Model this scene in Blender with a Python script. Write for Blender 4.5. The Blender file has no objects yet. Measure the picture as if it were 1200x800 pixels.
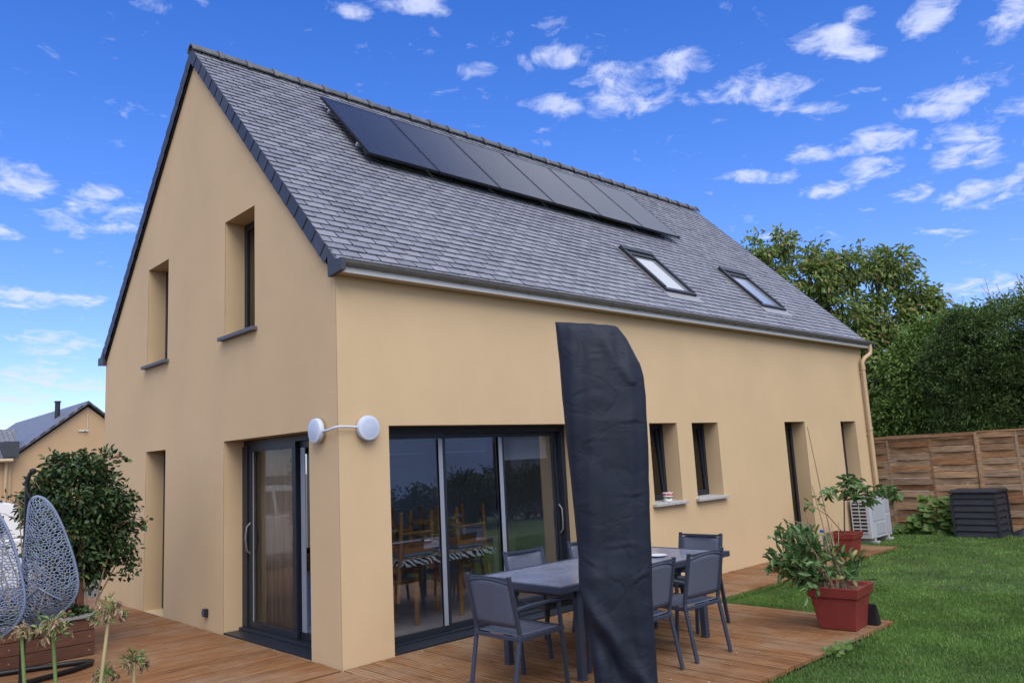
import bpy, math, random
import numpy as np
from mathutils import Vector, Matrix
from mathutils.geometry import tessellate_polygon, delaunay_2d_cdt
random.seed(7); RNG = np.random.default_rng(7)
sc = bpy.context.scene
C = sc.collection
PI = math.pi
def R(d): return math.radians(d)

# ------------------------------------------------------------------ mesh helpers
class MB:
    def __init__(s): s.v = []; s.f = []; s.m = []
    def add(s, vs, fs, mi=0):
        o = len(s.v); s.v += [tuple(p) for p in vs]
        for f in fs: s.f.append([i + o for i in f]); s.m.append(mi)
        return s
    def box(s, x0, x1, y0, y1, z0, z1, mi=0, M=None):
        vs = [(x0,y0,z0),(x1,y0,z0),(x1,y1,z0),(x0,y1,z0),(x0,y0,z1),(x1,y0,z1),(x1,y1,z1),(x0,y1,z1)]
        if M is not None: vs = [M @ Vector(p) for p in vs]
        return s.add(vs, [(0,3,2,1),(4,5,6,7),(0,1,5,4),(1,2,6,5),(2,3,7,6),(3,0,4,7)], mi)
    def beam(s, p0, p1, w, h, up=(0,0,1), mi=0):
        p0 = Vector(p0); p1 = Vector(p1); d = (p1-p0).normalized(); up = Vector(up)
        if abs(d.dot(up)) > .98: up = Vector((1,0,0))
        a = d.cross(up).normalized(); b = a.cross(d)
        vs = []
        for p in (p0, p1):
            for u, v in ((-1,-1),(1,-1),(1,1),(-1,1)): vs.append(p + a*u*w/2 + b*v*h/2)
        return s.add(vs, [(0,1,2,3),(7,6,5,4),(0,4,5,1),(1,5,6,2),(2,6,7,3),(3,7,4,0)], mi)
    def tube(s, pts, r, n=8, cap=True, mi=0):
        pts = [Vector(p) for p in pts]; k = len(pts)
        rs = r if isinstance(r, (list, tuple)) else [r]*k
        rings = []; prev = None
        for i, p in enumerate(pts):
            d = (pts[min(i+1,k-1)] - pts[max(i-1,0)])
            d = d.normalized() if d.length > 1e-9 else Vector((0,0,1))
            if prev is None:
                a = d.cross(Vector((0,0,1)))
                if a.length < .05: a = d.cross(Vector((1,0,0)))
            else: a = prev - d*prev.dot(d)
            a.normalize(); prev = a; b = d.cross(a)
            rings.append([p + (a*math.cos(t)+b*math.sin(t))*rs[i] for t in [2*PI*j/n for j in range(n)]])
        o = len(s.v)
        for rg in rings: s.v += [tuple(q) for q in rg]
        for i in range(k-1):
            for j in range(n):
                a0 = o+i*n+j; b0 = o+i*n+(j+1) % n
                s.f.append([a0, b0, b0+n, a0+n]); s.m.append(mi)
        if cap:
            s.f.append([o+j for j in range(n)][::-1]); s.m.append(mi)
            s.f.append([o+(k-1)*n+j for j in range(n)]); s.m.append(mi)
        return s
    def lathe(s, prof, cen=(0,0,0), n=24, axis='z', mi=0):
        o = len(s.v); k = len(prof)
        for r, h in prof:
            for j in range(n):
                t = 2*PI*j/n; u, w = r*math.cos(t), r*math.sin(t)
                p = (u, w, h) if axis == 'z' else ((h, u, w) if axis == 'x' else (w, h, u))
                s.v.append((p[0]+cen[0], p[1]+cen[1], p[2]+cen[2]))
        for i in range(k-1):
            for j in range(n):
                a0 = o+i*n+j; b0 = o+i*n+(j+1) % n
                s.f.append([a0, b0, b0+n, a0+n]); s.m.append(mi)
        return s
    def prism(s, poly, y0, y1, axis='y', mi=0):
        """polygon in (x,z) extruded along y, or (y,z) along x, or (x,y) along z"""
        n = len(poly)
        def P(a, b, c): return (a, c, b) if axis == 'y' else ((c, a, b) if axis == 'x' else (a, b, c))
        vs = [P(a, b, y0) for a, b in poly] + [P(a, b, y1) for a, b in poly]
        fs = [list(range(n)), list(range(2*n-1, n-1, -1))] + [[i, i+n, (i+1) % n+n, (i+1) % n] for i in range(n)]
        return s.add(vs, fs, mi)
def link(name, me, mats, parent=None):
    o = bpy.data.objects.new(name, me); C.objects.link(o)
    for m in (mats if isinstance(mats, (list, tuple)) else [mats]): me.materials.append(m)
    if parent is not None:
        o.parent = parent
    return o
def build(name, mb, mat, parent=None, world=True, smooth=False, bevel=0, seg=2, recalc=True):
    me = bpy.data.meshes.new(name)
    off = Vector((0,0,0))
    if parent is not None and world:
        p = parent
        while p is not None: off += Vector(p.location); p = p.parent
    me.from_pydata([tuple(Vector(v)-off) for v in mb.v], [], mb.f)
    if any(mb.m): me.polygons.foreach_set('material_index', mb.m)
    if recalc:
        import bmesh
        bm = bmesh.new(); bm.from_mesh(me); bmesh.ops.recalc_face_normals(bm, faces=bm.faces); bm.to_mesh(me); bm.free()
    if smooth: me.polygons.foreach_set('use_smooth', [True]*len(me.polygons))
    o = link(name, me, mat, parent)
    if bevel:
        b = o.modifiers.new('bevel', 'BEVEL'); b.width = bevel; b.segments = seg; b.limit_method = 'ANGLE'; b.angle_limit = R(35)
        b.harden_normals = False
    if smooth == 'auto':
        me.polygons.foreach_set('use_smooth', [True]*len(me.polygons))
        e = o.modifiers.new('edge', 'EDGE_SPLIT'); e.split_angle = R(40)
    return o
def np_obj(name, V, F, mat, parent=None, normals=None):
    me = bpy.data.meshes.new(name); off = np.zeros(3)
    p = parent
    while p is not None: off = off + np.array(p.location); p = p.parent
    V = (V - off).astype(np.float32); n, k = F.shape
    me.vertices.add(len(V)); me.vertices.foreach_set('co', V.ravel())
    me.loops.add(n*k); me.loops.foreach_set('vertex_index', F.astype(np.int32).ravel())
    me.polygons.add(n); me.polygons.foreach_set('loop_start', np.arange(0, n*k, k, dtype=np.int32))
    me.polygons.foreach_set('loop_total', np.full(n, k, dtype=np.int32))
    me.update(); me.validate()
    return link(name, me, mat, parent)
def tag(o, label=None, cat=None, group=None, kind=None):
    if label: o['label'] = label
    if cat: o['category'] = cat
    if group: o['group'] = group
    if kind: o['kind'] = kind
    return o
def thing(name, label, cat, loc=(0,0,0), rz=0, group=None):
    o = bpy.data.objects.new(name, None); C.objects.link(o); o.empty_display_size = .1
    o.location = loc; o.rotation_euler = (0,0,rz)
    return tag(o, label, cat, group)
def copy_tree(o, parent=None):
    c = o.copy(); C.objects.link(c); c.parent = parent
    for ch in [q for q in bpy.data.objects if q.parent == o]: copy_tree(ch, c)
    return c

# ------------------------------------------------------------------ materials
def mat(name):
    m = bpy.data.materials.new(name); m.use_nodes = True
    nt = m.node_tree; b = nt.nodes['Principled BSDF']
    return m, nt, b
def N(nt, t, **k):
    n = nt.nodes.new(t)
    for a, v in k.items():
        if a.startswith('i_'): n.inputs[a[2:].replace('_', ' ')].default_value = v
        else: setattr(n, a, v)
    return n
def L(nt, a, ao, b, bi): nt.links.new(a.outputs[ao], b.inputs[bi])
def ramp(nt, stops):
    r = nt.nodes.new('ShaderNodeValToRGB'); cr = r.color_ramp
    while len(cr.elements) < len(stops): cr.elements.new(.5)
    for e, (p, c) in zip(cr.elements, stops): e.position = p; e.color = (*c, 1)
    return r
def simple(name, col, rough=.6, metal=0, spec=.5, var=.12, scale=8, bump=0, bscale=60, stretch=None, coat=0):
    m, nt, b = mat(name)
    b.inputs['Roughness'].default_value = rough; b.inputs['Metallic'].default_value = metal
    b.inputs['Specular IOR Level'].default_value = spec; b.inputs['Coat Weight'].default_value = coat
    tc = N(nt, 'ShaderNodeTexCoord'); mp = N(nt, 'ShaderNodeMapping')
    if stretch: mp.inputs['Scale'].default_value = stretch
    L(nt, tc, 'Object', mp, 'Vector')
    n = N(nt, 'ShaderNodeTexNoise'); n.inputs['Scale'].default_value = scale; n.inputs['Detail'].default_value = 5
    L(nt, mp, 0, n, 'Vector')
    r = ramp(nt, [(.25, tuple(c*(1-var) for c in col)), (.75, tuple(min(1, c*(1+var)) for c in col))])
    L(nt, n, 'Fac', r, 0); L(nt, r, 0, b, 'Base Color')
    if bump:
        n2 = N(nt, 'ShaderNodeTexNoise'); n2.inputs['Scale'].default_value = bscale; n2.inputs['Detail'].default_value = 4
        L(nt, mp, 0, n2, 'Vector')
        bp = N(nt, 'ShaderNodeBump'); bp.inputs['Strength'].default_value = bump; bp.inputs['Distance'].default_value = .01
        L(nt, n2, 'Fac', bp, 'Height'); L(nt, bp, 0, b, 'Normal')
    return m
def stucco(name, col, dirt=True):
    m, nt, b = mat(name); b.inputs['Roughness'].default_value = .92; b.inputs['Specular IOR Level'].default_value = .2
    tc = N(nt, 'ShaderNodeTexCoord')
    n = N(nt, 'ShaderNodeTexNoise', i_Scale=.7, i_Detail=6., i_Roughness=.6); L(nt, tc, 'Object', n, 'Vector')
    r = ramp(nt, [(.3, tuple(c*.94 for c in col)), (.7, tuple(c*1.05 for c in col))]); L(nt, n, 'Fac', r, 0)
    # vertical faint run-off streaks
    mp = N(nt, 'ShaderNodeMapping'); mp.inputs['Scale'].default_value = (7, 7, .35); L(nt, tc, 'Object', mp, 'Vector')
    n3 = N(nt, 'ShaderNodeTexNoise', i_Scale=1.6, i_Detail=5.); L(nt, mp, 0, n3, 'Vector')
    r3 = ramp(nt, [(.40, (.93,.92,.91)), (.62, (1,1,1))]); L(nt, n3, 'Fac', r3, 0)
    mx = N(nt, 'ShaderNodeMixRGB', blend_type='MULTIPLY'); mx.inputs[0].default_value = .07
    L(nt, r, 0, mx, 1); L(nt, r3, 0, mx, 2)
    n6 = N(nt, 'ShaderNodeTexNoise', i_Scale=2.3, i_Detail=7., i_Roughness=.7); L(nt, tc, 'Object', n6, 'Vector')
    r6 = ramp(nt, [(.36,(.955,.945,.93)),(.56,(1,1,1))]); L(nt, n6, 'Fac', r6, 0)
    m6 = N(nt, 'ShaderNodeMixRGB', blend_type='MULTIPLY'); m6.inputs[0].default_value = .3; L(nt, mx, 0, m6, 1); L(nt, r6, 0, m6, 2); mx = m6
    n4 = N(nt, 'ShaderNodeTexNoise', i_Scale=160., i_Detail=3.); L(nt, tc, 'Object', n4, 'Vector')
    r4 = ramp(nt, [(.3, (.95,.95,.95)), (.7, (1.03,1.03,1.03))]); L(nt, n4, 'Fac', r4, 0)
    m2 = N(nt, 'ShaderNodeMixRGB', blend_type='MULTIPLY'); m2.inputs[0].default_value = 1
    L(nt, mx, 0, m2, 1); L(nt, r4, 0, m2, 2); L(nt, m2, 0, b, 'Base Color')
    bv = N(nt, 'ShaderNodeBevel', samples=3); bv.inputs['Radius'].default_value = .012
    n5 = N(nt, 'ShaderNodeTexNoise', i_Scale=90., i_Detail=4.); L(nt, tc, 'Object', n5, 'Vector')
    bp = N(nt, 'ShaderNodeBump', i_Strength=.35, i_Distance=.006); L(nt, n5, 'Fac', bp, 'Height'); L(nt, bv, 0, bp, 'Normal')
    L(nt, bp, 0, b, 'Normal')
    return m
def island(name, stops, rough=.6, spec=.5, noise=(30, .2), stretch=None, bump=0, extra=None):
    """colour varies per loose piece, with a fine noise inside each"""
    m, nt, b = mat(name); b.inputs['Roughness'].default_value = rough; b.inputs['Specular IOR Level'].default_value = spec
    g = N(nt, 'ShaderNodeNewGeometry'); r = ramp(nt, stops); L(nt, g, 'Random Per Island', r, 0)
    tc = N(nt, 'ShaderNodeTexCoord'); mp = N(nt, 'ShaderNodeMapping')
    if stretch: mp.inputs['Scale'].default_value = stretch
    L(nt, tc, 'Object', mp, 'Vector')
    n = N(nt, 'ShaderNodeTexNoise', i_Scale=float(noise[0]), i_Detail=6.); L(nt, mp, 0, n, 'Vector')
    v = noise[1]; r2 = ramp(nt, [(.3, (1-v,)*3), (.7, (1+v,)*3)]); L(nt, n, 'Fac', r2, 0)
    mx = N(nt, 'ShaderNodeMixRGB', blend_type='MULTIPLY'); mx.inputs[0].default_value = 1
    L(nt, r, 0, mx, 1); L(nt, r2, 0, mx, 2); L(nt, mx, 0, b, 'Base Color')
    if bump:
        bp = N(nt, 'ShaderNodeBump', i_Strength=float(bump), i_Distance=.004); L(nt, n, 'Fac', bp, 'Height'); L(nt, bp, 0, b, 'Normal')
    return m
def leafmat(name, stops, rough=.5, trans=.25, patch=None):
    m, nt, b = mat(name); b.inputs['Roughness'].default_value = rough; b.inputs['Specular IOR Level'].default_value = .35
    g = N(nt, 'ShaderNodeNewGeometry'); r = ramp(nt, stops); L(nt, g, 'Random Per Island', r, 0)
    src = r
    if patch:
        tc = N(nt, 'ShaderNodeTexCoord'); n = N(nt, 'ShaderNodeTexNoise', i_Scale=float(patch), i_Detail=3.); L(nt, tc, 'Object', n, 'Vector')
        r2 = ramp(nt, [(.35, (.7,.7,.66)), (.65, (1.25,1.22,1.1))]); L(nt, n, 'Fac', r2, 0)
        mx = N(nt, 'ShaderNodeMixRGB', blend_type='MULTIPLY'); mx.inputs[0].default_value = 1
        L(nt, r, 0, mx, 1); L(nt, r2, 0, mx, 2); src = mx
    L(nt, src, 0, b, 'Base Color')
    t = N(nt, 'ShaderNodeBsdfTranslucent'); L(nt, src, 0, t, 'Color')
    mix = N(nt, 'ShaderNodeMixShader'); mix.inputs[0].default_value = trans
    out = nt.nodes['Material Output']
    L(nt, b, 0, mix, 1); L(nt, t, 0, mix, 2); L(nt, mix, 0, out, 'Surface')
    return m
def glassmat(name, tint=(.8,.85,.88), boost=.06, rough=0.):
    m, nt, b = mat(name); nt.nodes.remove(b); out = nt.nodes['Material Output']
    tr = N(nt, 'ShaderNodeBsdfTransparent'); tr.inputs[0].default_value = (*tint, 1)
    gl = N(nt, 'ShaderNodeBsdfGlossy'); gl.inputs['Roughness'].default_value = rough; gl.inputs['Color'].default_value = (.95,.97,1,1)
    fr = N(nt, 'ShaderNodeFresnel'); ge = N(nt, 'ShaderNodeNewGeometry')
    io = N(nt, 'ShaderNodeMath', operation='MULTIPLY_ADD'); io.inputs[1].default_value = -.8333; io.inputs[2].default_value = 1.5; L(nt, ge, 'Backfacing', io, 0); L(nt, io, 0, fr, 'IOR')
    ad = N(nt, 'ShaderNodeMath', operation='ADD'); ad.inputs[1].default_value = boost; L(nt, fr, 0, ad, 0)
    mx = N(nt, 'ShaderNodeMixShader'); L(nt, ad, 0, mx, 0); L(nt, tr, 0, mx, 1); L(nt, gl, 0, mx, 2); L(nt, mx, 0, out, 'Surface')
    return m

M = {}
WALLC = (.555, .408, .250)
M['stucco'] = stucco('ochre_stucco', WALLC)
M['inner'] = simple('white_plaster', (.66,.65,.63), .9, var=.03)
M['slate'] = island('natural_slate', [(0, (0.1526, 0.161, 0.1986)), (0.35, (0.1908, 0.2012, 0.2438)), (0.7, (0.2205, 0.2294, 0.2708)), (1, (0.1696, 0.1798, 0.2257))], .5, .45, (14,.10), bump=.1)
M['slate_dark'] = island('dark_edge_slate', [(0,(.028,.031,.040)),(1,(.046,.049,.060))], .5, .5, (14,.2), bump=.2)
M['ridge'] = island('ridge_tile', [(0,(.075,.08,.09)),(1,(.12,.12,.125))], .7, .4, (10,.25), bump=.4)
M['under'] = simple('roof_underlay', (.012,.013,.016), .9)
M['zinc'] = simple('zinc_gutter', (.17,.165,.165), .45, .3, var=.2, scale=5, stretch=(1,4,4))
M['fascia'] = simple('white_fascia', (.52,.52,.52), .5, var=.05, scale=3)
M['soffit'] = simple('sand_soffit', (.50,.38,.25), .6, var=.05)
M['pipe'] = simple('sand_downpipe', (.47,.34,.21), .45, var=.06)
M['frame'] = simple('anthracite_aluminium', (.012,.016,.026), .42, .0, .5, var=.1, scale=20)
M['frame_lit'] = simple('grey_alu_and_sky_sheen', (.27,.30,.37), .4, .2, var=.05)  # colours in reflected sky light on the stiles; plain grey metal elsewhere
M['glass'] = glassmat('window_glass', (.76,.80,.84), .135)
M['glass_gable'] = glassmat('gable_window_glass', (.9,.92,.93), -.06)
M['glass_dark'] = glassmat('dim_window_glass', (.35,.38,.42), .03)
M['sill'] = simple('concrete_sill', (.36,.36,.36), .85, var=.15, scale=14, bump=.3)
M['sill_dark'] = simple('slate_sill', (.085,.09,.11), .55, var=.15, scale=14)
M['lamp'] = simple('white_lamp_plastic', (.50,.56,.70), .4, var=.03)
M['black'] = simple('black_plastic', (.012,.013,.018), .45, var=.2)
M['alu'] = simple('garden_aluminium', (.042,.054,.088), .38, .25, .5, var=.08, scale=12)
M['black_steel'] = simple('black_steel', (.014,.015,.018), .4, .3, var=.2)

def deckmat(name, axis):
    m, nt, b = mat(name); b.inputs['Roughness'].default_value = .72; b.inputs['Specular IOR Level'].default_value = .3
    g = N(nt, 'ShaderNodeNewGeometry')
    r = ramp(nt, [(0, (0.177, 0.0789, 0.03)), (0.3, (0.2159, 0.1011, 0.0396)), (0.6, (0.2443, 0.1199, 0.0493)), (0.85, (0.1982, 0.0904, 0.0352)), (1, (0.2584, 0.1357, 0.0604))]); L(nt, g, 'Random Per Island', r, 0)
    tc = N(nt, 'ShaderNodeTexCoord'); mp = N(nt, 'ShaderNodeMapping')
    mp.inputs['Scale'].default_value = (1.2,26,1) if axis == 'x' else (26,1.2,1); L(nt, tc, 'Object', mp, 'Vector')
    n = N(nt, 'ShaderNodeTexNoise', i_Scale=2.4, i_Detail=8., i_Roughness=.65); L(nt, mp, 0, n, 'Vector')
    r2 = ramp(nt, [(.34,(.42,.38,.35)),(.48,(1,1,1)),(.68,(1.4,1.36,1.3))]); L(nt, n, 'Fac', r2, 0)
    mx = N(nt, 'ShaderNodeMixRGB', blend_type='MULTIPLY'); mx.inputs[0].default_value = 1; L(nt, r, 0, mx, 1); L(nt, r2, 0, mx, 2)
    # weathering: grey patches
    n2 = N(nt, 'ShaderNodeTexNoise', i_Scale=1.1, i_Detail=7., i_Roughness=.7); L(nt, tc, 'Object', n2, 'Vector')
    r3 = ramp(nt, [(.46,(0,0,0)),(.70,(.7,.7,.7))]); L(nt, n2, 'Fac', r3, 0)
    m2 = N(nt, 'ShaderNodeMixRGB'); m2.inputs[2].default_value = (.30,.225,.155,1); L(nt, r3, 0, m2, 0); L(nt, mx, 0, m2, 1)
    # grooves milled along the board
    w = N(nt, 'ShaderNodeTexWave', bands_direction='Y' if axis == 'x' else 'X'); w.inputs['Scale'].default_value = 7.2
    w.inputs['Distortion'].default_value = 0; L(nt, tc, 'Object', w, 'Vector')
    r4 = ramp(nt, [(0,(.40,.36,.33)),(.42,(1,1,1))]); L(nt, w, 'Fac', r4, 0)
    m3 = N(nt, 'ShaderNodeMixRGB', blend_type='MULTIPLY'); m3.inputs[0].default_value = .75; L(nt, m2, 0, m3, 1); L(nt, r4, 0, m3, 2)
    L(nt, m3, 0, b, 'Base Color')
    bp = N(nt, 'ShaderNodeBump', i_Strength=.6, i_Distance=.004); L(nt, w, 'Fac', bp, 'Height')
    b2 = N(nt, 'ShaderNodeBump', i_Strength=.35, i_Distance=.004); L(nt, n, 'Fac', b2, 'Height'); L(nt, bp, 0, b2, 'Normal'); L(nt, b2, 0, b, 'Normal')
    return m

# ------------------------------------------------------------------ camera, world, light
cam = bpy.data.cameras.new('camera'); co = bpy.data.objects.new('camera', cam); C.objects.link(co); sc.camera = co
CAM = Vector((-3.8187, -6.3695, 1.7541)); YAW, PIT, ROL, FPX = 46.2005, 8.6391, -3.0073, 912.5045
y_, p_, r_ = R(YAW), R(PIT), R(ROL)
fw = Vector((math.cos(y_)*math.cos(p_), math.sin(y_)*math.cos(p_), math.sin(p_)))
rt = Vector((math.sin(y_), -math.cos(y_), 0)); up = rt.cross(fw)
rt2 = rt*math.cos(r_)+up*math.sin(r_); up2 = -rt*math.sin(r_)+up*math.cos(r_)
Mx = Matrix((rt2, up2, -fw)).transposed().to_4x4(); Mx.translation = CAM
co.matrix_world = Mx
cam.sensor_width = 36; cam.lens = 36*FPX/1200; cam.clip_start = .05; cam.clip_end = 3000

SUN_EL, SUN_AZ = 52, (-0.42, -0.91)      # azimuth: direction towards the sun (x,y)
sd = Vector((SUN_AZ[0], SUN_AZ[1], 0)).normalized()*math.cos(R(SUN_EL)) + Vector((0,0,math.sin(R(SUN_EL))))
sl = bpy.data.lights.new('sun', 'SUN'); sl.energy = 1.35; sl.angle = R(48); sl.color = (1, .93, .84)
so = bpy.data.objects.new('sun', sl); C.objects.link(so); so.rotation_euler = (-sd).to_track_quat('-Z', 'Y').to_euler()
so.location = (0,-5,20)
W = bpy.data.worlds.new('World'); sc.world = W; W.use_nodes = True; nt = W.node_tree; W.cycles.sampling_method = 'MANUAL'; W.cycles.sample_map_resolution = 512
bg = nt.nodes['Background']
sky = N(nt, 'ShaderNodeTexSky', sky_type='NISHITA', sun_disc=False)
sky.sun_elevation = R(SUN_EL); sky.sun_rotation = math.atan2(SUN_AZ[0], SUN_AZ[1]); sky.air_density = 1.0; sky.dust_density = .3; sky.ozone_density = 2.5
hs = N(nt, 'ShaderNodeHueSaturation'); hs.inputs['Saturation'].default_value = 1.12; hs.inputs['Hue'].default_value = .512
L(nt, sky, 0, hs, 'Color')
tint = N(nt, 'ShaderNodeMixRGB', blend_type='MULTIPLY'); tint.inputs[0].default_value = 1; L(nt, hs, 0, tint, 1)
def MT(op, *a):
    n = N(nt, 'ShaderNodeMath', operation=op)
    for i, v in enumerate(a):
        if isinstance(v, (int, float)): n.inputs[i].default_value = v
        else: nt.links.new(v, n.inputs[i])
    return n.outputs[0]
tc = N(nt, 'ShaderNodeTexCoord'); sp = N(nt, 'ShaderNodeSeparateXYZ'); L(nt, tc, 'Generated', sp, 0)
tr_ = ramp(nt, [(.04,(.57,.57,.78)),(.20,(.46,.57,.84)),(.38,(.35,.57,.86)),(.62,(.21,.50,.86))]); L(nt, sp, 'Z', tr_, 0); L(nt, tr_, 0, tint, 2)
mz2 = MT('MAXIMUM', MT('ADD', sp.outputs['Z'], .16), .03)
cb = N(nt, 'ShaderNodeCombineXYZ'); nt.links.new(MT('DIVIDE', sp.outputs['X'], mz2), cb.inputs[0]); nt.links.new(MT('DIVIDE', sp.outputs['Y'], mz2), cb.inputs[1])
# single clouds: centre, heading and half axes on the cloud layer
CLOUDS = [(0.367,1.944,-0.497,0.076,0.079),(0.514,1.923,-0.51,0.072,0.051),(0.556,2.038,-0.494,0.134,0.104),(0.394,2.23,-0.449,0.033,0.05),(0.523,2.668,-0.381,0.099,0.116),(0.674,2.622,-0.403,0.07,0.067),(0.708,3.088,-0.323,0.131,0.159),(0.731,3.52,-0.246,0.172,0.199),(0.951,3.598,-0.257,0.126,0.137),(0.76,3.872,-0.182,0.124,0.176),(0.741,0.98,-0.669,0.065,0.029),(0.68,1.044,-0.656,0.029,0.021),(0.953,1.035,-0.676,0.053,0.032),(1.038,0.924,-0.696,0.062,0.041),(1.15,1.021,-0.692,0.075,0.04),(1.218,0.916,-0.71,0.106,0.089),(1.235,0.771,-0.729,0.083,0.042),(1.201,0.837,-0.719,0.068,0.033),(1.37,0.802,-0.735,0.053,0.03),(1.415,0.72,-0.747,0.087,0.059),(1.537,0.691,-0.758,0.081,0.032),(1.381,0.542,-0.764,0.079,0.049),(1.45,0.517,-0.771,0.048,0.031),(1.439,0.399,-0.781,0.052,0.057),(1.344,0.471,-0.768,0.037,0.027),(1.544,0.295,-0.795,0.037,0.064),(1.58,0.56,-0.775,0.031,0.021),(1.722,0.435,-0.795,0.094,0.054),(1.839,0.367,-0.808,0.051,0.069),(1.752,0.503,-0.791,0.08,0.039),(1.899,0.501,-0.8,0.084,0.051),(1.804,0.622,-0.783,0.087,0.067),(1.762,0.733,-0.768,0.076,0.055),(2.015,0.501,-0.807,0.088,0.08),(1.909,0.685,-0.783,0.072,0.059),(1.758,0.908,-0.748,0.107,0.039),(1.941,0.808,-0.772,0.076,0.056),(2.245,0.553,-0.816,0.107,0.087),(2.129,0.674,-0.798,0.048,0.058),(2.193,0.452,-0.822,0.03,0.088),(2.095,1.06,-0.753,0.05,0.03),(2.447,0.691,-0.816,0.084,0.03),(2.987,0.75,-0.843,0.138,0.1)]
acc = None
for (x, y, ang, a, b) in CLOUDS:
    m_ = N(nt, 'ShaderNodeMapping', vector_type='TEXTURE'); m_.inputs['Location'].default_value = (x, y, 0); m_.inputs['Rotation'].default_value = (0,0,ang); m_.inputs['Scale'].default_value = (a*1.35, b*1.35, 1)
    L(nt, cb, 0, m_, 'Vector'); vl = N(nt, 'ShaderNodeVectorMath', operation='LENGTH'); L(nt, m_, 0, vl, 0)
    g_ = MT('MAXIMUM', MT('SUBTRACT', 1.0, vl.outputs['Value']), 0.0)
    acc = g_ if acc is None else MT('MAXIMUM', acc, g_)
# low, far clouds are smaller in the picture: the noise is finer nearer the zenith of the layer
c1 = N(nt, 'ShaderNodeTexNoise', i_Scale=12., i_Detail=12., i_Roughness=.64, i_Distortion=.4); L(nt, cb, 0, c1, 'Vector')
c2 = N(nt, 'ShaderNodeTexNoise', i_Scale=2.6, i_Detail=6., i_Roughness=.6); L(nt, cb, 0, c2, 'Vector')
# broad unseen cloud cover added behind and left of the viewer, whitens ambient light
side = MT('ADD', MT('MULTIPLY', sp.outputs['X'], -.62), MT('MULTIPLY', sp.outputs['Y'], -.78))
cover = MT('MAXIMUM', MT('MULTIPLY', MT('MAXIMUM', MT('ADD', side, -.02), 0.0), 2.2), MT('MULTIPLY', MT('MAXIMUM', MT('SUBTRACT', sp.outputs['Z'], .548), 0.0), 14.0))
rdot = MT('ADD', MT('MULTIPLY', sp.outputs['X'], .2527), MT('MULTIPLY', sp.outputs['Y'], -.2422))
cover = MT('MAXIMUM', cover, MT('MULTIPLY', MT('MAXIMUM', MT('SUBTRACT', MT('ADD', sp.outputs['Z'], rdot), .622), 0.0), 14.0))  # more unseen cloud added above the frame, lightens roof and panel reflections
# unseen blue opening added near the zenith, for the near solar panel to mirror
gap = MT('MULTIPLY', MT('MULTIPLY', MT('MINIMUM', MT('MAXIMUM', MT('MULTIPLY', MT('SUBTRACT', sp.outputs['Z'], .68), 12.0), 0.0), 1.0), MT('MINIMUM', MT('MAXIMUM', MT('MULTIPLY', MT('ADD', sp.outputs['X'], sp.outputs['Y']), 2.0), 0.0), 1.0)), .9)
cover = MT('MULTIPLY', MT('MINIMUM', cover, 1.0), MT('SUBTRACT', 1.0, gap))
dens = MT('ADD', MT('MULTIPLY_ADD', MT('POWER', MT('MINIMUM', MT('MULTIPLY', acc, 1.6), 1.0), .8), .58, -.065), MT('MULTIPLY', MT('SUBTRACT', c1.outputs['Fac'], .5), 2.5))
dens = MT('MAXIMUM', dens, MT('ADD', MT('MINIMUM', cover, .9), MT('MULTIPLY', MT('SUBTRACT', c2.outputs['Fac'], .55), 1.3)))
cr = ramp(nt, [(.18,(0,0,0)),(.40,(.24,.24,.24)),(.66,(.66,.66,.66)),(1,(.93,.93,.93))]); nt.links.new(dens, cr.inputs[0])
mixc = N(nt, 'ShaderNodeMixRGB'); ccol = N(nt, 'ShaderNodeMixRGB'); nt.links.new(MT('MINIMUM', cover, 1.0), ccol.inputs[0]); ccol.inputs[1].default_value = (2.9,3.15,4.1,1); ccol.inputs[2].default_value = (4.5,4.75,5.3,1); L(nt, ccol, 0, mixc, 2); L(nt, cr, 0, mixc, 0); L(nt, tint, 0, mixc, 1)
L(nt, mixc, 0, bg, 'Color'); bg.inputs['Strength'].default_value = .12
sc.view_settings.view_transform = 'Standard'; sc.view_settings.look = 'None'; sc.view_settings.exposure = 1.18; sc.view_settings.gamma = 1
sc.view_settings.use_curve_mapping = False
sc.render.engine = 'CYCLES'; sc.cycles.max_bounces = 8; sc.cycles.transparent_max_bounces = 12
sc.cycles.use_denoising = True; sc.cycles.caustics_reflective = False; sc.cycles.caustics_refractive = False

# ------------------------------------------------------------------ ground and lawn
def sheet(name, pts, z, m, thick=None):
    mb = MB(); mb.add([(x, y, z) for x, y in pts], [list(range(len(pts)))])
    o = build(name, mb, m, recalc=False); return o
M['soil'] = simple('gravel_ground', (.16,.14,.115), .95, var=.25, scale=3, bump=.5, bscale=40)
M['turf'] = simple('turf_soil', (.045,.080,.022), .95, var=.35, scale=6, bump=.6, bscale=90)
tag(sheet('ground', [(-400,-400),(400,-400),(400,400),(-400,400)], -.12, M['soil']), kind='structure')
tag(sheet('lawn', [(-9,-12),(13.0,-12),(13.0,.0),(12.4,6.9),(11.95,6.9),(11.95,-.02),(10.03,-.02),(10.03,-1.03),(4.34,-1.03),(4.34,-3.10),(-9,-3.10)], -.045, M['turf']), kind='structure')

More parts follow.
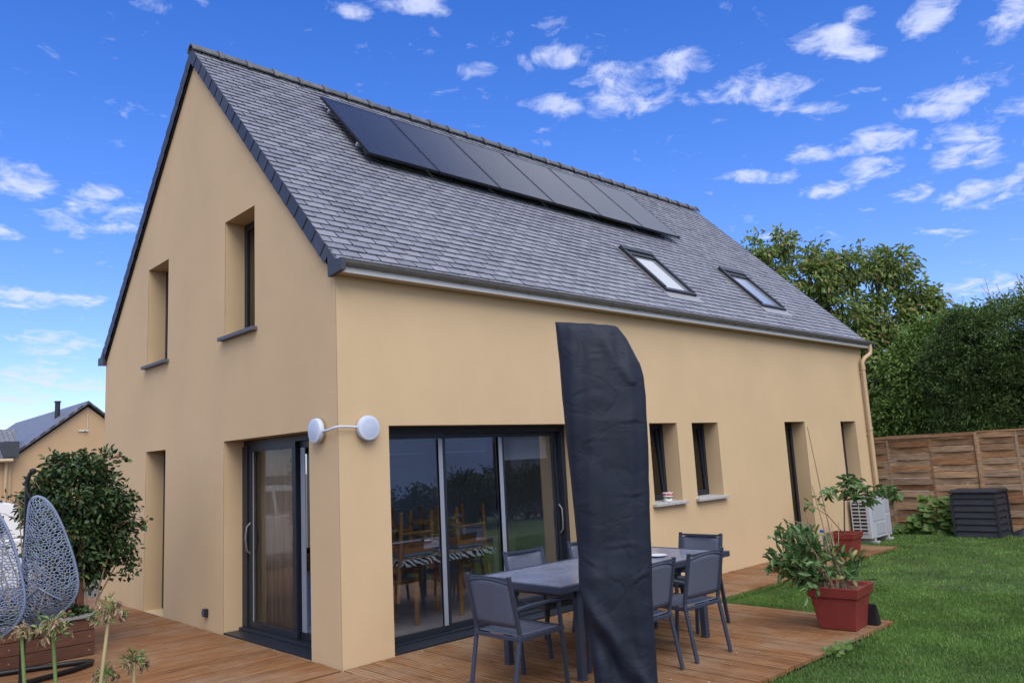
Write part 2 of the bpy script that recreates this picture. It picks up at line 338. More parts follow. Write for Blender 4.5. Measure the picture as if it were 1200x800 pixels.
def in_lawn(x, y):
    a = (y < -3.11) | ((x > 4.35) & (y < -1.035)) | ((x > 10.05) & (y < -.05))
    return a & (x < 12.95)
gx, gy = [], []
def scatter(n, x0, x1, y0, y1):
    x = RNG.uniform(x0, x1, n); y = RNG.uniform(y0, y1, n)
    k = in_lawn(x, y); gx.append(x[k]); gy.append(y[k])
scatter(300000, .9, 6.5, -6.6, -1.0); scatter(90000, 6.5, 13, -6.5, 0.0); scatter(26000, 4.3, 5.6, -1.5, -1.0); scatter(16000, -6, .9, -5.4, -3.1)
scatter(16000, 3.6, 4.6, -3.6, -1.0)
X = np.concatenate(gx); Y = np.concatenate(gy); n = len(X)
dist = np.hypot(X-CAM.x, Y-CAM.y)
# overgrown fringe along the deck edges
edge = np.minimum(np.abs(Y+3.1)+(X > 4.4)*9, np.abs(X-4.34)+((Y < -3.1))*9); edge = np.minimum(edge, np.abs(Y+1.03)+(X < 4.34)*9)
from mathutils import noise as mn
patch = np.array([mn.noise(Vector((float(a)*1.3, float(b)*1.3, 0))) for a, b in zip(X[::1], Y[::1])])
h = RNG.uniform(.014, .034, n)*(1+.35*patch) + .035*(edge < .10)*RNG.uniform(0, 1, n)
wid = (.0022+.0004*dist)*RNG.uniform(.7, 1.3, n)*.8
az = RNG.uniform(0, 2*PI, n); lean = RNG.uniform(.1, .9, n); ang = RNG.uniform(0, PI, n)
B = np.stack([X, Y, np.full(n, -.046)], 1)
T = B + np.stack([np.cos(az)*h*lean, np.sin(az)*h*lean, h], 1)
Sd = np.stack([np.cos(ang), np.sin(ang), np.zeros(n)], 1)*wid[:, None]
V = np.stack([B-Sd, B+Sd, T], 1).reshape(-1, 3); F = np.arange(3*n).reshape(-1, 3)
M['grass'] = leafmat('grass_blades', [(0, (0.0647, 0.1461, 0.0278)), (0.4, (0.0971, 0.2018, 0.0418)), (0.75, (0.1294, 0.2433, 0.0584)), (0.93, (0.1747, 0.2782, 0.0834)), (1, (0.3364, 0.3339, 0.1391))], .55, .3, 1.4)
tag(np_obj('grass', V, F, M['grass']), 'short mown green grass of the garden lawn', 'grass', kind='stuff')

# ------------------------------------------------------------------ deck
def deck(axis, rects, m):
    mb = MB(); w, g, t = .131, .014, .03
    for (x0, x1, y0, y1, L0) in rects:
        a0, a1 = (y0, y1) if axis == 'x' else (x0, x1)
        b0, b1 = (x0, x1) if axis == 'x' else (y0, y1)
        a = a0
        while a < a1 - .03:
            e = min(a+w, a1)
            cuts = [b0]; q = b0 + random.uniform(.4, 1)*L0
            while q < b1-.4: cuts.append(q); q += L0
            cuts.append(b1)
            for c0, c1 in zip(cuts[:-1], cuts[1:]):
                zz = random.uniform(-.0015, .0015)
                j0 = random.uniform(-.012, .012) if c0 == b0 else 0; j1 = random.uniform(-.015, .015) if c1 == b1 else 0
                c0_ = c0+.002 + max(j0, 0); c1_ = c1-.002+j1
                ch = .004
                if axis == 'x':
                    mb.prism([(a,-t),(a,zz-ch),(a+ch,zz),(e-ch,zz),(e,zz-ch),(e,-t)], c0_, c1_, 'x')
                else:
                    mb.prism([(a,-t),(a,zz-ch),(a+ch,zz),(e-ch,zz),(e,zz-ch),(e,-t)], c0_, c1_, 'y')
            a = e + g
    return build('deck', mb, m)
dx_ = deck('x', [(-7.5,-.004,-3.08,-.008,3.6),(-7.5,-.004,-.001,7.4,3.6)], deckmat('deck_boards_lengthwise', 'x'))
dy_ = deck('y', [(.004,4.33,-3.08,-.008,9),(4.337,10.02,-1.02,-.008,9)], deckmat('deck_boards_crosswise', 'y'))
tag(dx_, kind='structure'); tag(dy_, kind='structure')
# joists / shade gap beneath
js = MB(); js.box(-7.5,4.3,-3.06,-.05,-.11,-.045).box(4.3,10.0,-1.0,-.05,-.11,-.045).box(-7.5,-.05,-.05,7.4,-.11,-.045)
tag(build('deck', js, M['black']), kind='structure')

# ------------------------------------------------------------------ HOUSE
HL, HW, HE = 11.91, 6.97, 3.594
TH = R(46.13); RY, RZ = HW/2, 7.42
def rp(x, s, off=0.): return Vector((x, RY - s*math.cos(TH) - off*math.sin(TH), RZ - s*math.sin(TH) + off*math.cos(TH)))
house = thing('house', 'large ochre rendered house with steep slate roof and dark windows', 'house', (0,0,0))
DR = .24      # reveal depth
long_holes = [(.563,3.33,.0,2.15),(4.758,5.392,1.085,2.15),(5.766,6.441,1.085,2.15),(8.494,9.209,0.,2.15),(10.636,11.277,.95,2.15)]
gab_holes = [(.54,2.509,0.,2.14),(4.338,5.076,0.,2.13),(1.706,2.492,3.36,4.755),(4.325,5.098,3.335,4.725)]
wall = MB()
def hole_wall(outer, holes, place, depth):
    wmax = max(a for a, b in outer)
    polys = [[Vector((a, b, 0)) for a, b in outer]]
    for (a0, a1, b0, b1) in holes: polys.append([Vector(p) for p in ((a0,b0,0),(a0,b1,0),(a1,b1,0),(a1,b0,0))])
    flat = [p for q in polys for p in q]
    tris = tessellate_polygon(polys)
    wall.add([place(p.x, p.y, 0) for p in flat], [list(t) for t in tris])
    polys[0] = [Vector((min(max(a, depth), wmax-depth), b-(.02 if b > 3 else 0), 0)) for a, b in outer]
    flat = [p for q in polys for p in q]; tris = tessellate_polygon(polys)
    wall.add([place(p.x, p.y, depth) for p in flat], [list(t) for t in tris])
    for (a0, a1, b0, b1) in holes:
        c = [(a0,b0),(a0,b1),(a1,b1),(a1,b0)]
        for i in range(4):
            p, q = c[i], c[(i+1) % 4]
            wall.add([place(*p, 0), place(*q, 0), place(*q, depth), place(*p, depth)], [(0,1,2,3)])
def h2(hs): return [(a, b, max(c, .0), d) for a, b, c, d in hs]
hole_wall([(0,-.12),(HL,-.12),(HL,HE),(0,HE)], [(a,b,c+.001,d) for a,b,c,d in long_holes], lambda a, b, d: (a, d, b), .34)
hole_wall([(0,-.12),(HW,-.12),(HW,HE),(RY,7.26),(0,HE)], [(a,b,c+.001,d) for a,b,c,d in gab_holes], lambda a, b, d: (d, a, b), .34)
hole_wall([(0,-.12),(HL,-.12),(HL,HE),(0,HE)], [(.9,3.5,.301,2.15)], lambda a, b, d: (a, HW-d, b), .34)  # opening added in the unseen back wall to let light into the room
wall.add([(HL,0,-.12),(HL,HW,-.12),(HL,HW,HE),(HL-.27,RY,7.24),(HL,0,HE)], [(0,1,2,3,4)])
build('wall', wall, M['stucco'], house, recalc=False)
# interior shell
fl = MB(); fl.box(.345,HL-.1,.345,HW-.1,-.10,.004)
M['tile'] = simple('grey_floor_tile', (.46,.47,.49), .35, var=.05, scale=2)
build('floor', fl, M['tile'], house)
inn = MB(); inn.box(4.36,HL-.1,4.55,4.62,.006,2.548).box(4.25,4.35,.35,HW-.36,.006,2.548).box(.35,HL-.1,.35,HW-.1,2.55,2.7)
inn.box(8.2,8.28,.35,4.54,.006,2.548)
build('partition', inn, M['inner'], house)

# roof ------------------------------------------------
RX0, RX1, SE = -.045, 12.12, 5.175
roofmb = MB()
def slope_pts(x, s, off, side):
    if x > 11: x = 11 + (x-11)*(1 - .22*(1-min(1, max(0, s)/5.2)))
    p = rp(x, s, off)
    return p if side == 0 else Vector((p.x, HW - p.y, p.z))
for side in (0, 1):
    sl_ = roofmb; exp_, wd = .118, .222
    rows = int((SE-.08)/exp_)
    for i in range(rows+1):
        s1 = SE - i*exp_; s0 = s1 - exp_*1.12
        x = RX0 - (wd/2 if i % 2 else 0)
        while x < RX1-.01:
            a, b = max(x+.0055, RX0), min(x+wd-.0055, RX1)
            x += wd
            if b-a < .03: continue
            j = random.uniform(-.004, .004); o1 = .017+random.uniform(-.002,.004); o0 = .001+random.uniform(-.001,.001)
            ll = s1+j
            # lower corners slightly clipped
            pts = [slope_pts(a, s0, o0, side), slope_pts(b, s0, o0, side), slope_pts(b, ll-.012, o1-.001, side), slope_pts(b-.008, ll, o1, side), slope_pts(a+.008, ll, o1, side), slope_pts(a, ll-.012, o1-.001, side)]
            lo = [slope_pts(b-.008, ll, o1-.013, side), slope_pts(a+.008, ll, o1-.013, side)]
            ed = [slope_pts(a, ll-.012, o1-.014, side), slope_pts(b, ll-.012, o1-.014, side)]
            v = pts+lo+ed
            sl_.add(v, [(0,1,2,3,4,5),(3,6,7,4),(4,7,8,5),(2,9,6,3)])
    # boarding under slates (solid)
    bd = roofmb
    p = [slope_pts(RX0+.012, -.0, -.004, side), slope_pts(RX1-.012, 0, -.004, side), slope_pts(RX1-.012, SE-.02, -.004, side), slope_pts(RX0+.012, SE-.02, -.004, side)]
    q = [slope_pts(RX0+.012, .13, -.13, side), slope_pts(RX1-.012, .13, -.13, side), slope_pts(RX1-.012, SE-.12, -.13, side), slope_pts(RX0+.012, SE-.12, -.13, side)]
    bd.add(p+q, [(0,1,2,3),(7,6,5,4),(0,4,5,1),(1,5,6,2),(2,6,7,3),(3,7,4,0)], 1)
roof = build('roof', roofmb, [M['slate'], M['under']], house, recalc=False)
for side in (0, 1):
    # verge: dark slates hung on the rake edge, one overlapping the next
    for xe, sg in ((RX0, -1), (RX1, 1)):
        vg = MB(); s = .03
        while s < SE-.18:
            s1 = min(s+.243, SE-.16)
            a = [slope_pts(xe+sg*.006, s, .014, side), slope_pts(xe+sg*.013, s1, .017, side), slope_pts(xe+sg*.013, s1, -.135, side), slope_pts(xe+sg*.006, s-.0, -.135, side)]
            b = [Vector((p_.x-sg*.006, p_.y, p_.z)) for p_ in a]
            vg.add(a+b, [(0,1,2,3),(7,6,5,4),(0,4,5,1),(1,5,6,2),(2,6,7,3),(3,7,4,0)]); s += .243
        vg.add([slope_pts(xe+sg*-.012, 0, -.13, side), slope_pts(xe+sg*-.012, SE-.15, -.13, side), slope_pts(xe+sg*-.012, SE-.15, -.0, side), slope_pts(xe+sg*-.012, 0, 0, side)], [(0,1,2,3)])
        build('verge', vg, M['slate_dark'], roof, recalc=False)
        # boxed end at the foot of the rake
        eb = MB(); yo = lambda y: y if side == 0 else HW-y
        f0 = rp(0, SE-.0, .012); f1 = rp(0, SE-.36, .016)
        poly = [(yo(.035), 3.565), (yo(.035), 3.845), (yo(-.098), 3.712), (yo(-.215), 3.705), (yo(-.215), 3.59)]
        eb.prism(poly, xe+sg*.016, xe-sg*.03, 'x')
        build('eave_end', eb, M['slate_dark'], roof)
rg = MB(); xx = RX0-.02
prof = [(-.100,-.098),(-.078,-.050),(-.045,-.012),(0,.002),(.045,-.012),(.078,-.050),(.100,-.098)]
k = 0
while xx < RX1-.24:
    x1 = min(xx+.40, RX1-.215)
    for (a, b, g) in ((xx, x1-.0, 1.0), (x1-.045, x1+.010, 1.5)):
        pr = [(RY+u*g, RZ+.055+(v+.02)*g) for u, v in prof]
        pr2 = [(RY+u*g*.9, RZ+.035+(v+.02)*g*.95) for u, v in reversed(prof)]
        rg.prism(pr+pr2, a, b, 'x')
    xx = x1
build('ridge_tiles', rg, M['ridge'], roof)
# eaves: soffit, fascia, gutter
for side in (0, 1):
    yo = (lambda y: y) if side == 0 else (lambda y: HW-y)
    sf = MB(); ya, yb = sorted((yo(-.005), yo(-.125))); sf.box(RX0+.03, RX1-.03, ya, yb, 3.588, 3.604); build('soffit', sf, M['soffit'], roof)
    fa = MB(); ya, yb = sorted((yo(-.127), yo(-.145))); fa.box(RX0+.032, RX1-.032, ya, yb, 3.585, 3.70); build('fascia', fa, M['fascia'], roof)
    gu = MB(); r0, cy, cz = .052, yo(-.160), 3.694
    n_ = 10; outer = [(cy+r0*math.cos(PI+PI*i/n_), cz+r0*math.sin(PI+PI*i/n_)) for i in range(n_+1)]
    inner = [(cy+(r0-.004)*math.cos(PI+PI*i/n_), cz+(r0-.004)*math.sin(PI+PI*i/n_)) for i in range(n_, -1, -1)]
    gu.prism(outer+inner, RX0+.035, RX1+.02, 'x')
    gu.tube([(RX0+.035, yo(-.212), cz+.004), (RX1+.02, yo(-.212), cz+.004)], .008, 6)
    gu.prism(outer, RX0+.031, RX0+.037, 'x'); gu.prism(outer, RX1+.018, RX1+.024, 'x')
    gb = gu
    for i in range(23):
        x = .45+i*.5
        pts = [(x, cy+(r0+.003)*math.cos(PI+PI*j/6), cz+(r0+.003)*math.sin(PI+PI*j/6)) for j in range(7)]
        gb.tube(pts, .005, 4)
    build('gutter', gu, M['zinc'], roof)
dp = MB(); px = 11.76
dp.tube([(12.0,-.160,3.66),(12.0,-.160,3.55),(11.98,-.155,3.47),(11.82,-.10,3.38),(px,-.075,3.30),(px,-.075,3.2)], .042, 12)
dp.tube([(px,-.075,3.24),(px,-.075,-.05)], .040, 12)
for z in (3.18, 2.0, .4): dp.lathe([(.041,-.03),(.049,-.03),(.049,.03),(.041,.03)], (px,-.075,z), 14)
for z in (1.9, 3.1): dp.box(px-.03,px+.03,-.045,-.001,z-.012,z+.012)
build('downpipe', dp, M['pipe'], house, smooth='auto')

# windows ---------------------------------------------
def framed(name, a0, a1, z0, z1, face, parent, d=DR, fw_=.055, th=.06, glass='glass', leaf=True, tilt=0, handle=None, z_glass0=None):
    """face 'y': plane y=d (long facade); 'x': plane x=d (gable)."""
    def bx(mb, a, b, c0, c1, d0, d1):
        if face == 'y': mb.box(a, b, d0, d1, c0, c1)
        else: mb.box(d0, d1, a, b, c0, c1)
    o = MB()
    bx(o, a0+.001, a1-.001, z1-fw_, z1-.001, d, d+th); bx(o, a0+.001, a1-.001, z0+.002, z0+fw_, d, d+th)
    bx(o, a0+.001, a0+fw_, z0+fw_+.0005, z1-fw_-.0005, d, d+th); bx(o, a1-fw_, a1-.001, z0+fw_+.0005, z1-fw_-.0005, d, d+th)
    win = build(name, o, M['frame'], parent, bevel=.004)
    i0, i1, j0, j1 = a0+fw_-.01, a1-fw_+.01, z0+fw_-.01, z1-fw_+.01
    s = MB(); q = .045; e = d-.012 if leaf else d+.01
    bx(s, i0, i1, j1-q, j1, e, e+.05); bx(s, i0, i1, j0, j0+q, e, e+.05)
    bx(s, i0, i0+q, j0+q+.0005, j1-q-.0005, e, e+.05); bx(s, i1-q, i1, j0+q+.0005, j1-q-.0005, e, e+.05)
    g = MB(); bx(g, i0+q-.005, i1-q+.005, j0+q-.005, j1-q+.005, e+.02, e+.026)
    sa = build('sash', s, M['frame'], win, bevel=.004); ga = build('pane', g, M[glass], win)
    if tilt:
        # bottom hung sash tipped inwards
        for o_ in (sa, ga):
            me = o_.data
            for v in me.vertices: v.co.y += (v.co.z - j0)*math.tan(tilt) + .012
    if handle:
        hm = MB(); ha, hz = handle
        pts = [(ha, hz-.09), (ha, hz+.09)]
        if face == 'x': hm.tube([(e-.005,ha,hz-.16),(e-.04,ha,hz-.13),(e-.05,ha,hz),(e-.04,ha,hz+.13),(e-.005,ha,hz+.16)], .009, 8)
        else: hm.tube([(ha,e-.005,hz-.16),(ha,e-.04,hz-.13),(ha,e-.05,hz),(ha,e-.04,hz+.13),(ha,e-.005,hz+.16)], .009, 8)
        build('handle', hm, M['zinc'], win, smooth='auto')
    return win
for (a0,a1,z0,z1), t in zip(long_holes[1:3], (R(3.2), R(2.2))):
    w = framed('window', a0, a1, z0, z1, 'y', house, glass='glass_dark', tilt=t)
for a in [(4.758,5.392),(5.766,6.441)]:
    s = MB(); s.prism([(-.075,1.045),(-.075,1.082),(.235,1.098),(.235,1.045)], a[0]-.055, a[1]+.055, 'x')
    build('window_sill', s, M['sill'], house, bevel=.004)
framed('window', 10.636, 11.277, .95, 2.15, 'y', house, glass='glass_dark')
s = MB(); s.prism([(-.075,.91),(-.075,.945),(.235,.958),(.235,.91)], 10.58, 11.33, 'x'); build('window_sill', s, M['sill'], house, bevel=.004)
framed('window', .9, 3.5, .30, 2.15, 'y', house, d=HW-.3, glass='glass_gable')  # unseen rear window, added to brighten the dining room
# narrow glazed doors
w = framed('glazed_door', 8.494, 9.209, .0, 2.15, 'y', house, fw_=.06, glass='glass_dark')
w = framed('glazed_door', 4.338, 5.076, .0, 2.13, 'x', house, fw_=.06, glass='glass_dark')
w = framed('window', 1.706, 2.492, 3.36, 4.755, 'x', house, fw_=.06, glass='glass_dark')
w = framed('window', 4.325, 5.098, 3.335, 4.725, 'x', house, fw_=.06, glass='glass_dark')
for a in [(1.706,2.492,3.36),(4.325,5.098,3.335)]:
    s = MB(); s.prism([(-.07,a[2]-.05),(-.07,a[2]-.008),(.235,a[2]+.01),(.235,a[2]-.05)], a[0]-.06, a[1]+.06, 'y')
    # prism along y expects (x,z)
    build('window_sill', s, M['sill_dark'], house, bevel=.004)

# long sliding window, three leaves
x0, x1, zt = .563, 3.33, 2.15
o = MB(); o.box(x0+.001,x1-.001,DR,DR+.14,zt-.075,zt-.001); o.box(x0+.001,x1-.001,DR-.03,DR+.14,.002,.045)
o.box(x0+.001,x0+.045,DR,DR+.14,.0455,zt-.0755); o.box(x1-.06,x1-.001,DR,DR+.14,.0455,zt-.0755)
o.box(x0+.001,x1-.001,DR-.042,DR-.031,.002,.022)
slw = build('sliding_window', o, M['frame'], house, bevel=.003)
def leaf(a, b, y, strip=None, hx=None):
    q = .052; s = MB()
    s.box(a,b,y,y+.036,zt-.125,zt-.07); s.box(a,b,y,y+.036,.046,.105)
    s.box(a,a+q,y,y+.036,.1055,zt-.1255); s.box(b-q,b,y,y+.036,.1055,zt-.1255)
    build('leaf_frame', s, M['frame'], slw, bevel=.003)
    g = MB(); g.box(a+q-.004,b-q+.004,y+.014,y+.02,.10,zt-.12); build('pane', g, M['glass'], slw)
    if strip:
        t = MB(); t.box(strip[0],strip[1],y-.010,y-.001,.108,zt-.128); build('stile_sheen_strip', t, M['frame_lit'], slw, bevel=.002)  # pale strip imitates sky light reflected on the meeting stile
leaf(.605,1.452,DR+.005,(1.352,1.404)); leaf(1.392,2.345,DR+.045,None); leaf(2.25,3.285,DR+.085,None)
t = MB(); t.box(2.252,2.305,DR+.034,DR+.043,.108,zt-.128); build('stile_sheen_strip', t, M['frame_lit'], slw, bevel=.002)
hm = MB(); hm.tube([(3.245,DR+.08,.85),(3.245,DR+.035,.90),(3.245,DR+.03,1.02),(3.245,DR+.035,1.14),(3.245,DR+.08,1.19)], .010, 8); build('handle', hm, M['zinc'], slw, smooth='auto')
# blinds drawn up behind the glass
M['blind'] = simple('aluminium_slats', (.42,.44,.48), .35, .4, var=.05)
for (a, b, nsl, drop) in ((.64,1.38,7,.011),(1.47,2.22,7,.011)):
    bl = MB(); z = zt-.135
    bl.box(a,b,DR+.20,DR+.235,z-.022,z)
    for i in range(nsl): bl.box(a+.01,b-.01,DR+.19,DR+.24,z-.032-i*.0135,z-.030-i*.0135)
    bl.box(a+.01,b-.01,DR+.195,DR+.235,z-.035-nsl*.0135-.018,z-.035-nsl*.0135)
    build('venetian_blind', bl, M['blind'], slw)
bl = MB(); bl.box(2.33,3.2,DR+.20,DR+.206,zt-.37,zt-.12); bl.box(2.33,3.2,DR+.192,DR+.214,zt-.392,zt-.371)
build('roller_blind', bl, simple('pale_roller_fabric', (.62,.64,.68), .9, var=.03), slw)

# gable sliding door
g0, g1, gz = .54, 2.509, 2.14
o = MB(); X0 = DR
o.box(X0,X0+.14,g0+.001,g1-.001,gz-.07,gz-.001); o.box(X0-.06,X0+.14,g0+.001,g1-.001,.002,.05)
o.box(X0,X0+.14,g0+.001,g0+.05,.0505,gz-.0705); o.box(X0-.02,X0+.14,g1-.12,g1-.001,.0505,gz-.0705)
gsl = build('sliding_door', o, M['frame'], house, bevel=.003)
t = MB(); t.box(.003,X0-.061,g0+.002,g1-.002,.002,.02); build('threshold', t, M['frame'], gsl)
t = MB(); t.box(x0+.002,x1-.002,.003,DR-.043,.002,.02); build('threshold', t, M['frame'], slw)
def gleaf(a, b, x):
    q = .075; s = MB()
    s.box(x,x+.036,a,b,gz-.135,gz-.066); s.box(x,x+.036,a,b,.051,.125)
    s.box(x,x+.036,a,a+q,.1255,gz-.1355); s.box(x,x+.036,b-q,b,.1255,gz-.1355)
    build('leaf_frame', s, M['frame'], gsl, bevel=.003)
    g = MB(); g.box(x+.014,x+.02,a+q-.004,b-q+.004,.12,gz-.13); build('pane', g, M['glass_gable'], gsl)
gleaf(1.27, 2.385, X0-.0); gleaf(.585, 1.36, X0+.045)
t = MB(); t.box(X0-.008,X0-.001,2.24,2.262,.13,gz-.14); build('stile_sheen_strip', t, M['frame_lit'], gsl)  # gable stiles: sky reflection put on as pale strips
t = MB(); t.box(X0+.034,X0+.043,1.13,1.22,.13,gz-.14); build('stile_sheen_strip', t, M['frame_lit'], gsl)
hm = MB(); hm.tube([(X0,2.335,.86),(X0-.045,2.335,.90),(X0-.06,2.335,1.03),(X0-.045,2.335,1.16),(X0,2.335,1.20)], .011, 8); build('handle', hm, M['zinc'], gsl, smooth='auto')
cu = MB(); n_ = 60; vs = []
for i in range(n_+1):
    y = 1.62+1.0*i/n_; x = .43+.03*math.sin(i*.9)+.012*math.sin(i*2.3)
    vs += [(x, y, .05), (x, y, 2.3)]
cu.add(vs, [(2*i, 2*i+2, 2*i+3, 2*i+1) for i in range(n_)])
oc = build('curtain', cu, simple('beige_curtain', (.25,.175,.125), .95, var=.06), smooth=True, recalc=False)
sol = oc.modifiers.new('thick', 'SOLIDIFY'); sol.thickness = .004
tag(oc, 'long beige curtain hanging behind the gable sliding door', 'curtain')

# skylights -------------------------------------------
def roofbox(mb, a, b, s0, s1, o0, o1, mi=0):
    vs = [rp(a,s0,o0),rp(b,s0,o0),rp(b,s1,o0),rp(a,s1,o0),rp(a,s0,o1),rp(b,s0,o1),rp(b,s1,o1),rp(a,s1,o1)]
    mb.add(vs, [(0,3,2,1),(4,5,6,7),(0,1,5,4),(1,2,6,5),(2,3,7,6),(3,0,4,7)], mi)
M['skyglass'] = simple('skylight_glass', (.26,.28,.31), .12, 0, 1.0, var=0, coat=1)
for (a, b, s0, s1) in ((5.84,6.66,3.36,4.56),(8.86,9.72,3.26,4.46)):
    o = MB(); f = .065
    roofbox(o,a,b,s0,s0+.10,-.02,.085); roofbox(o,a,b,s1-f,s1,-.02,.06); roofbox(o,a,a+f,s0+.1005,s1-f-.0005,-.02,.075); roofbox(o,b-f,b,s0+.1005,s1-f-.0005,-.02,.075)
    sk = build('skylight', o, M['frame'], house, bevel=.004)
    g = MB(); roofbox(g,a+f-.002,b-f+.002,s0+.098,s1-f+.002,.02,.034); build('pane', g, M['skyglass'], sk)
    h = MB(); roofbox(h,a+f+.01,b-f-.01,s0+.10,s0+.20,.036,.062); build('hood', h, M['black'], sk)
    fl_ = MB(); roofbox(fl_,a-.05,b+.05,s1+.001,s1+.17,.006,.021); build('flashing', fl_, simple('lead_flashing', (.28,.29,.32), .5, .3, var=.12), sk)
    for q0, q1 in ((a-.06,a-.001),(b+.001,b+.06)):
        f2 = MB(); roofbox(f2,q0,q1,s0-.05,s1,.008,.026); build('flashing', f2, M['zinc'], sk)

# solar panels ----------------------------------------
M['pv'] = None
m, nt_, b = mat('solar_cells'); b.inputs['Roughness'].default_value = .20; b.inputs['Specular IOR Level'].default_value = .22
tcx = N(nt_, 'ShaderNodeTexCoord'); bk = N(nt_, 'ShaderNodeTexBrick', offset=0.0, squash=1.0)
bk.inputs['Color1'].default_value = (.020,.023,.036,1); bk.inputs['Color2'].default_value = (.023,.026,.040,1); bk.inputs['Mortar'].default_value = (.06,.064,.08,1)
bk.inputs['Scale'].default_value = 1; bk.inputs['Mortar Size'].default_value = .002; bk.inputs['Brick Width'].default_value = .165; bk.inputs['Row Height'].default_value = .12
L(nt_, tcx, 'Object', bk, 'Vector'); L(nt_, bk, 0, b, 'Base Color'); b.inputs['Coat Weight'].default_value = .0; b.inputs['Coat Roughness'].default_value = .12
M['pv'] = m
M['pvframe'] = simple('black_anodised_frame', (.012,.013,.018), .35, .4)
first = None
descs = ['black solar panel nearest the gable, its left edge on bare slates', 'solar panel second from the gable, next to the end panel on the slates',
         'solar panel third from the gable in the roof row', 'solar panel fourth from the gable in the roof row',
         'solar panel next to last of the roof row, above the left skylight', 'far end solar panel of the row, farthest from the gable']
for i in range(6):
    a = 1.53 + i*1.155 + (0.0 if i < 5 else .0); b2 = a+1.14
    base = rp(a, 2.47, .02)
    t = thing('solar_panel', descs[i], 'solar panel', base, 0, 'solar panels in a row under the roof ridge')
    fr = MB(); s0, s1 = .76, 2.47
    roofbox(fr,a,b2,s0,s0+.018,.115,.152); roofbox(fr,a,b2,s1-.018,s1,.115,.152); roofbox(fr,a,a+.018,s0+.0185,s1-.0185,.115,.152); roofbox(fr,b2-.018,b2,s0+.0185,s1-.0185,.115,.152)
    build('frame', fr, M['pvframe'], t)
    g = MB(); roofbox(g,a+.017,b2-.017,s0+.017,s1-.017,.118,.149); build('cells', g, M['pv'], t)
    for s in (1.12, 2.12):
        r = MB(); roofbox(r, a-.02 if i == 0 else a+.0, b2+.0, s, s+.04, .070, .114)
        for x in (a+.15, a+.75): roofbox(r, x, x+.04, s-.06, s+.06, .012, .069)
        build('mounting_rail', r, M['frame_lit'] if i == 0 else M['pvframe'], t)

# ------------------------------------------------------------------ wall fittings
lp = thing('wall_lamp', 'pair of round pale discs joined by a bent tube around the house corner', 'wall lamp', (0,0,2.0))
def disc(cen, axis, sg):
    mb = MB(); r = .118
    pr = [(0,.0),(.03,.0),(.03,-.02),(r*.97,-.028),(r,-.035),(r,-.062),(r*.965,-.075),(r*.90,-.078),(0,-.082)]
    mb.lathe(pr, cen, 40, axis); return mb
build('lamp_head', disc((.295,-.0,2.125),'y',-1), M['lamp'], lp, smooth='auto')
build('lamp_head', disc((0.,.31,2.125),'x',-1), M['lamp'], lp, smooth='auto')
dots = MB()
for i in range(-7, 8):
    for j in range(-7, 8):
        u, v = i*.013+(j % 2)*.0065, j*.0115
        if u*u+v*v < .088**2:
            dots.lathe([(0,-.0835),(.0028,-.0835)], (.295+u,0,2.125+v), 5, 'y'); dots.lathe([(0,-.0835),(.0028,-.0835)], (0,.31+u,2.125+v), 5, 'x')
build('perforation', dots, simple('lamp_perforation', (.26,.33,.50), .6), lp, recalc=False)
tb = MB(); tb.tube([(.185,-.045,2.135),(.06,-.05,2.14),(-.02,-.048,2.14),(-.046,-.02,2.135),(-.05,.06,2.12),(-.045,.2,2.115)], .011, 8)
build('connecting_tube', tb, M['lamp'], lp, smooth='auto')
so_ = thing('wall_socket', 'small black outdoor socket low on the gable wall', 'socket', (0,2.95,.18))
s = MB(); s.box(-.045,-.001,2.91,2.99,.15,.24); build('housing', s, M['black'], so_, bevel=.006)
s = MB(); s.box(-.055,-.046,2.92,2.98,.17,.232); build('flap', s, simple('socket_flap', (.05,.07,.14), .3), so_, bevel=.004)
tubm, nt_, b = mat('tub_print'); tcx = N(nt_, 'ShaderNodeTexCoord'); sx = N(nt_, 'ShaderNodeSeparateXYZ'); L(nt_, tcx, 'Object', sx, 0)
r = ramp(nt_, [(0,(.75,.76,.76)),(.32,(.05,.06,.10)),(.40,(.10,.28,.07)),(.52,(.78,.78,.78)),(.66,(.62,.05,.12)),(.84,(.8,.8,.8))]); r.color_ramp.interpolation = 'CONSTANT'
mm = N(nt_, 'ShaderNodeMath', operation='MULTIPLY_ADD'); mm.inputs[1].default_value = 8.5; L(nt_, sx, 'Z', mm, 0)
nz = N(nt_, 'ShaderNodeTexNoise', i_Scale=22.); L(nt_, tcx, 'Object', nz, 'Vector'); nm = N(nt_, 'ShaderNodeMath', operation='MULTIPLY_ADD'); nm.inputs[1].default_value = .5; nm.inputs[2].default_value = -.25; L(nt_, nz, 'Fac', nm, 0)
L(nt_, nm, 0, mm, 2); L(nt_, mm, 0, r, 0); L(nt_, r, 0, b, 'Base Color'); b.inputs['Roughness'].default_value = .35
tub = thing('plastic_tub', 'small white tub with pink and green print on the window sill', 'tub', (5.12,.05,1.092))
s = MB(); s.lathe([(0,1.092),(.058,1.092),(.070,1.195),(0,1.195)], (5.12,.05,0), 20); build('tub', s, tubm, tub, smooth='auto')
s = MB(); s.lathe([(0,1.196),(.075,1.196),(.077,1.201),(.075,1.210),(0,1.210)], (5.12,.05,0), 20); build('lid', s, simple('tub_lid', (.72,.6,.62), .3), tub, smooth='auto')

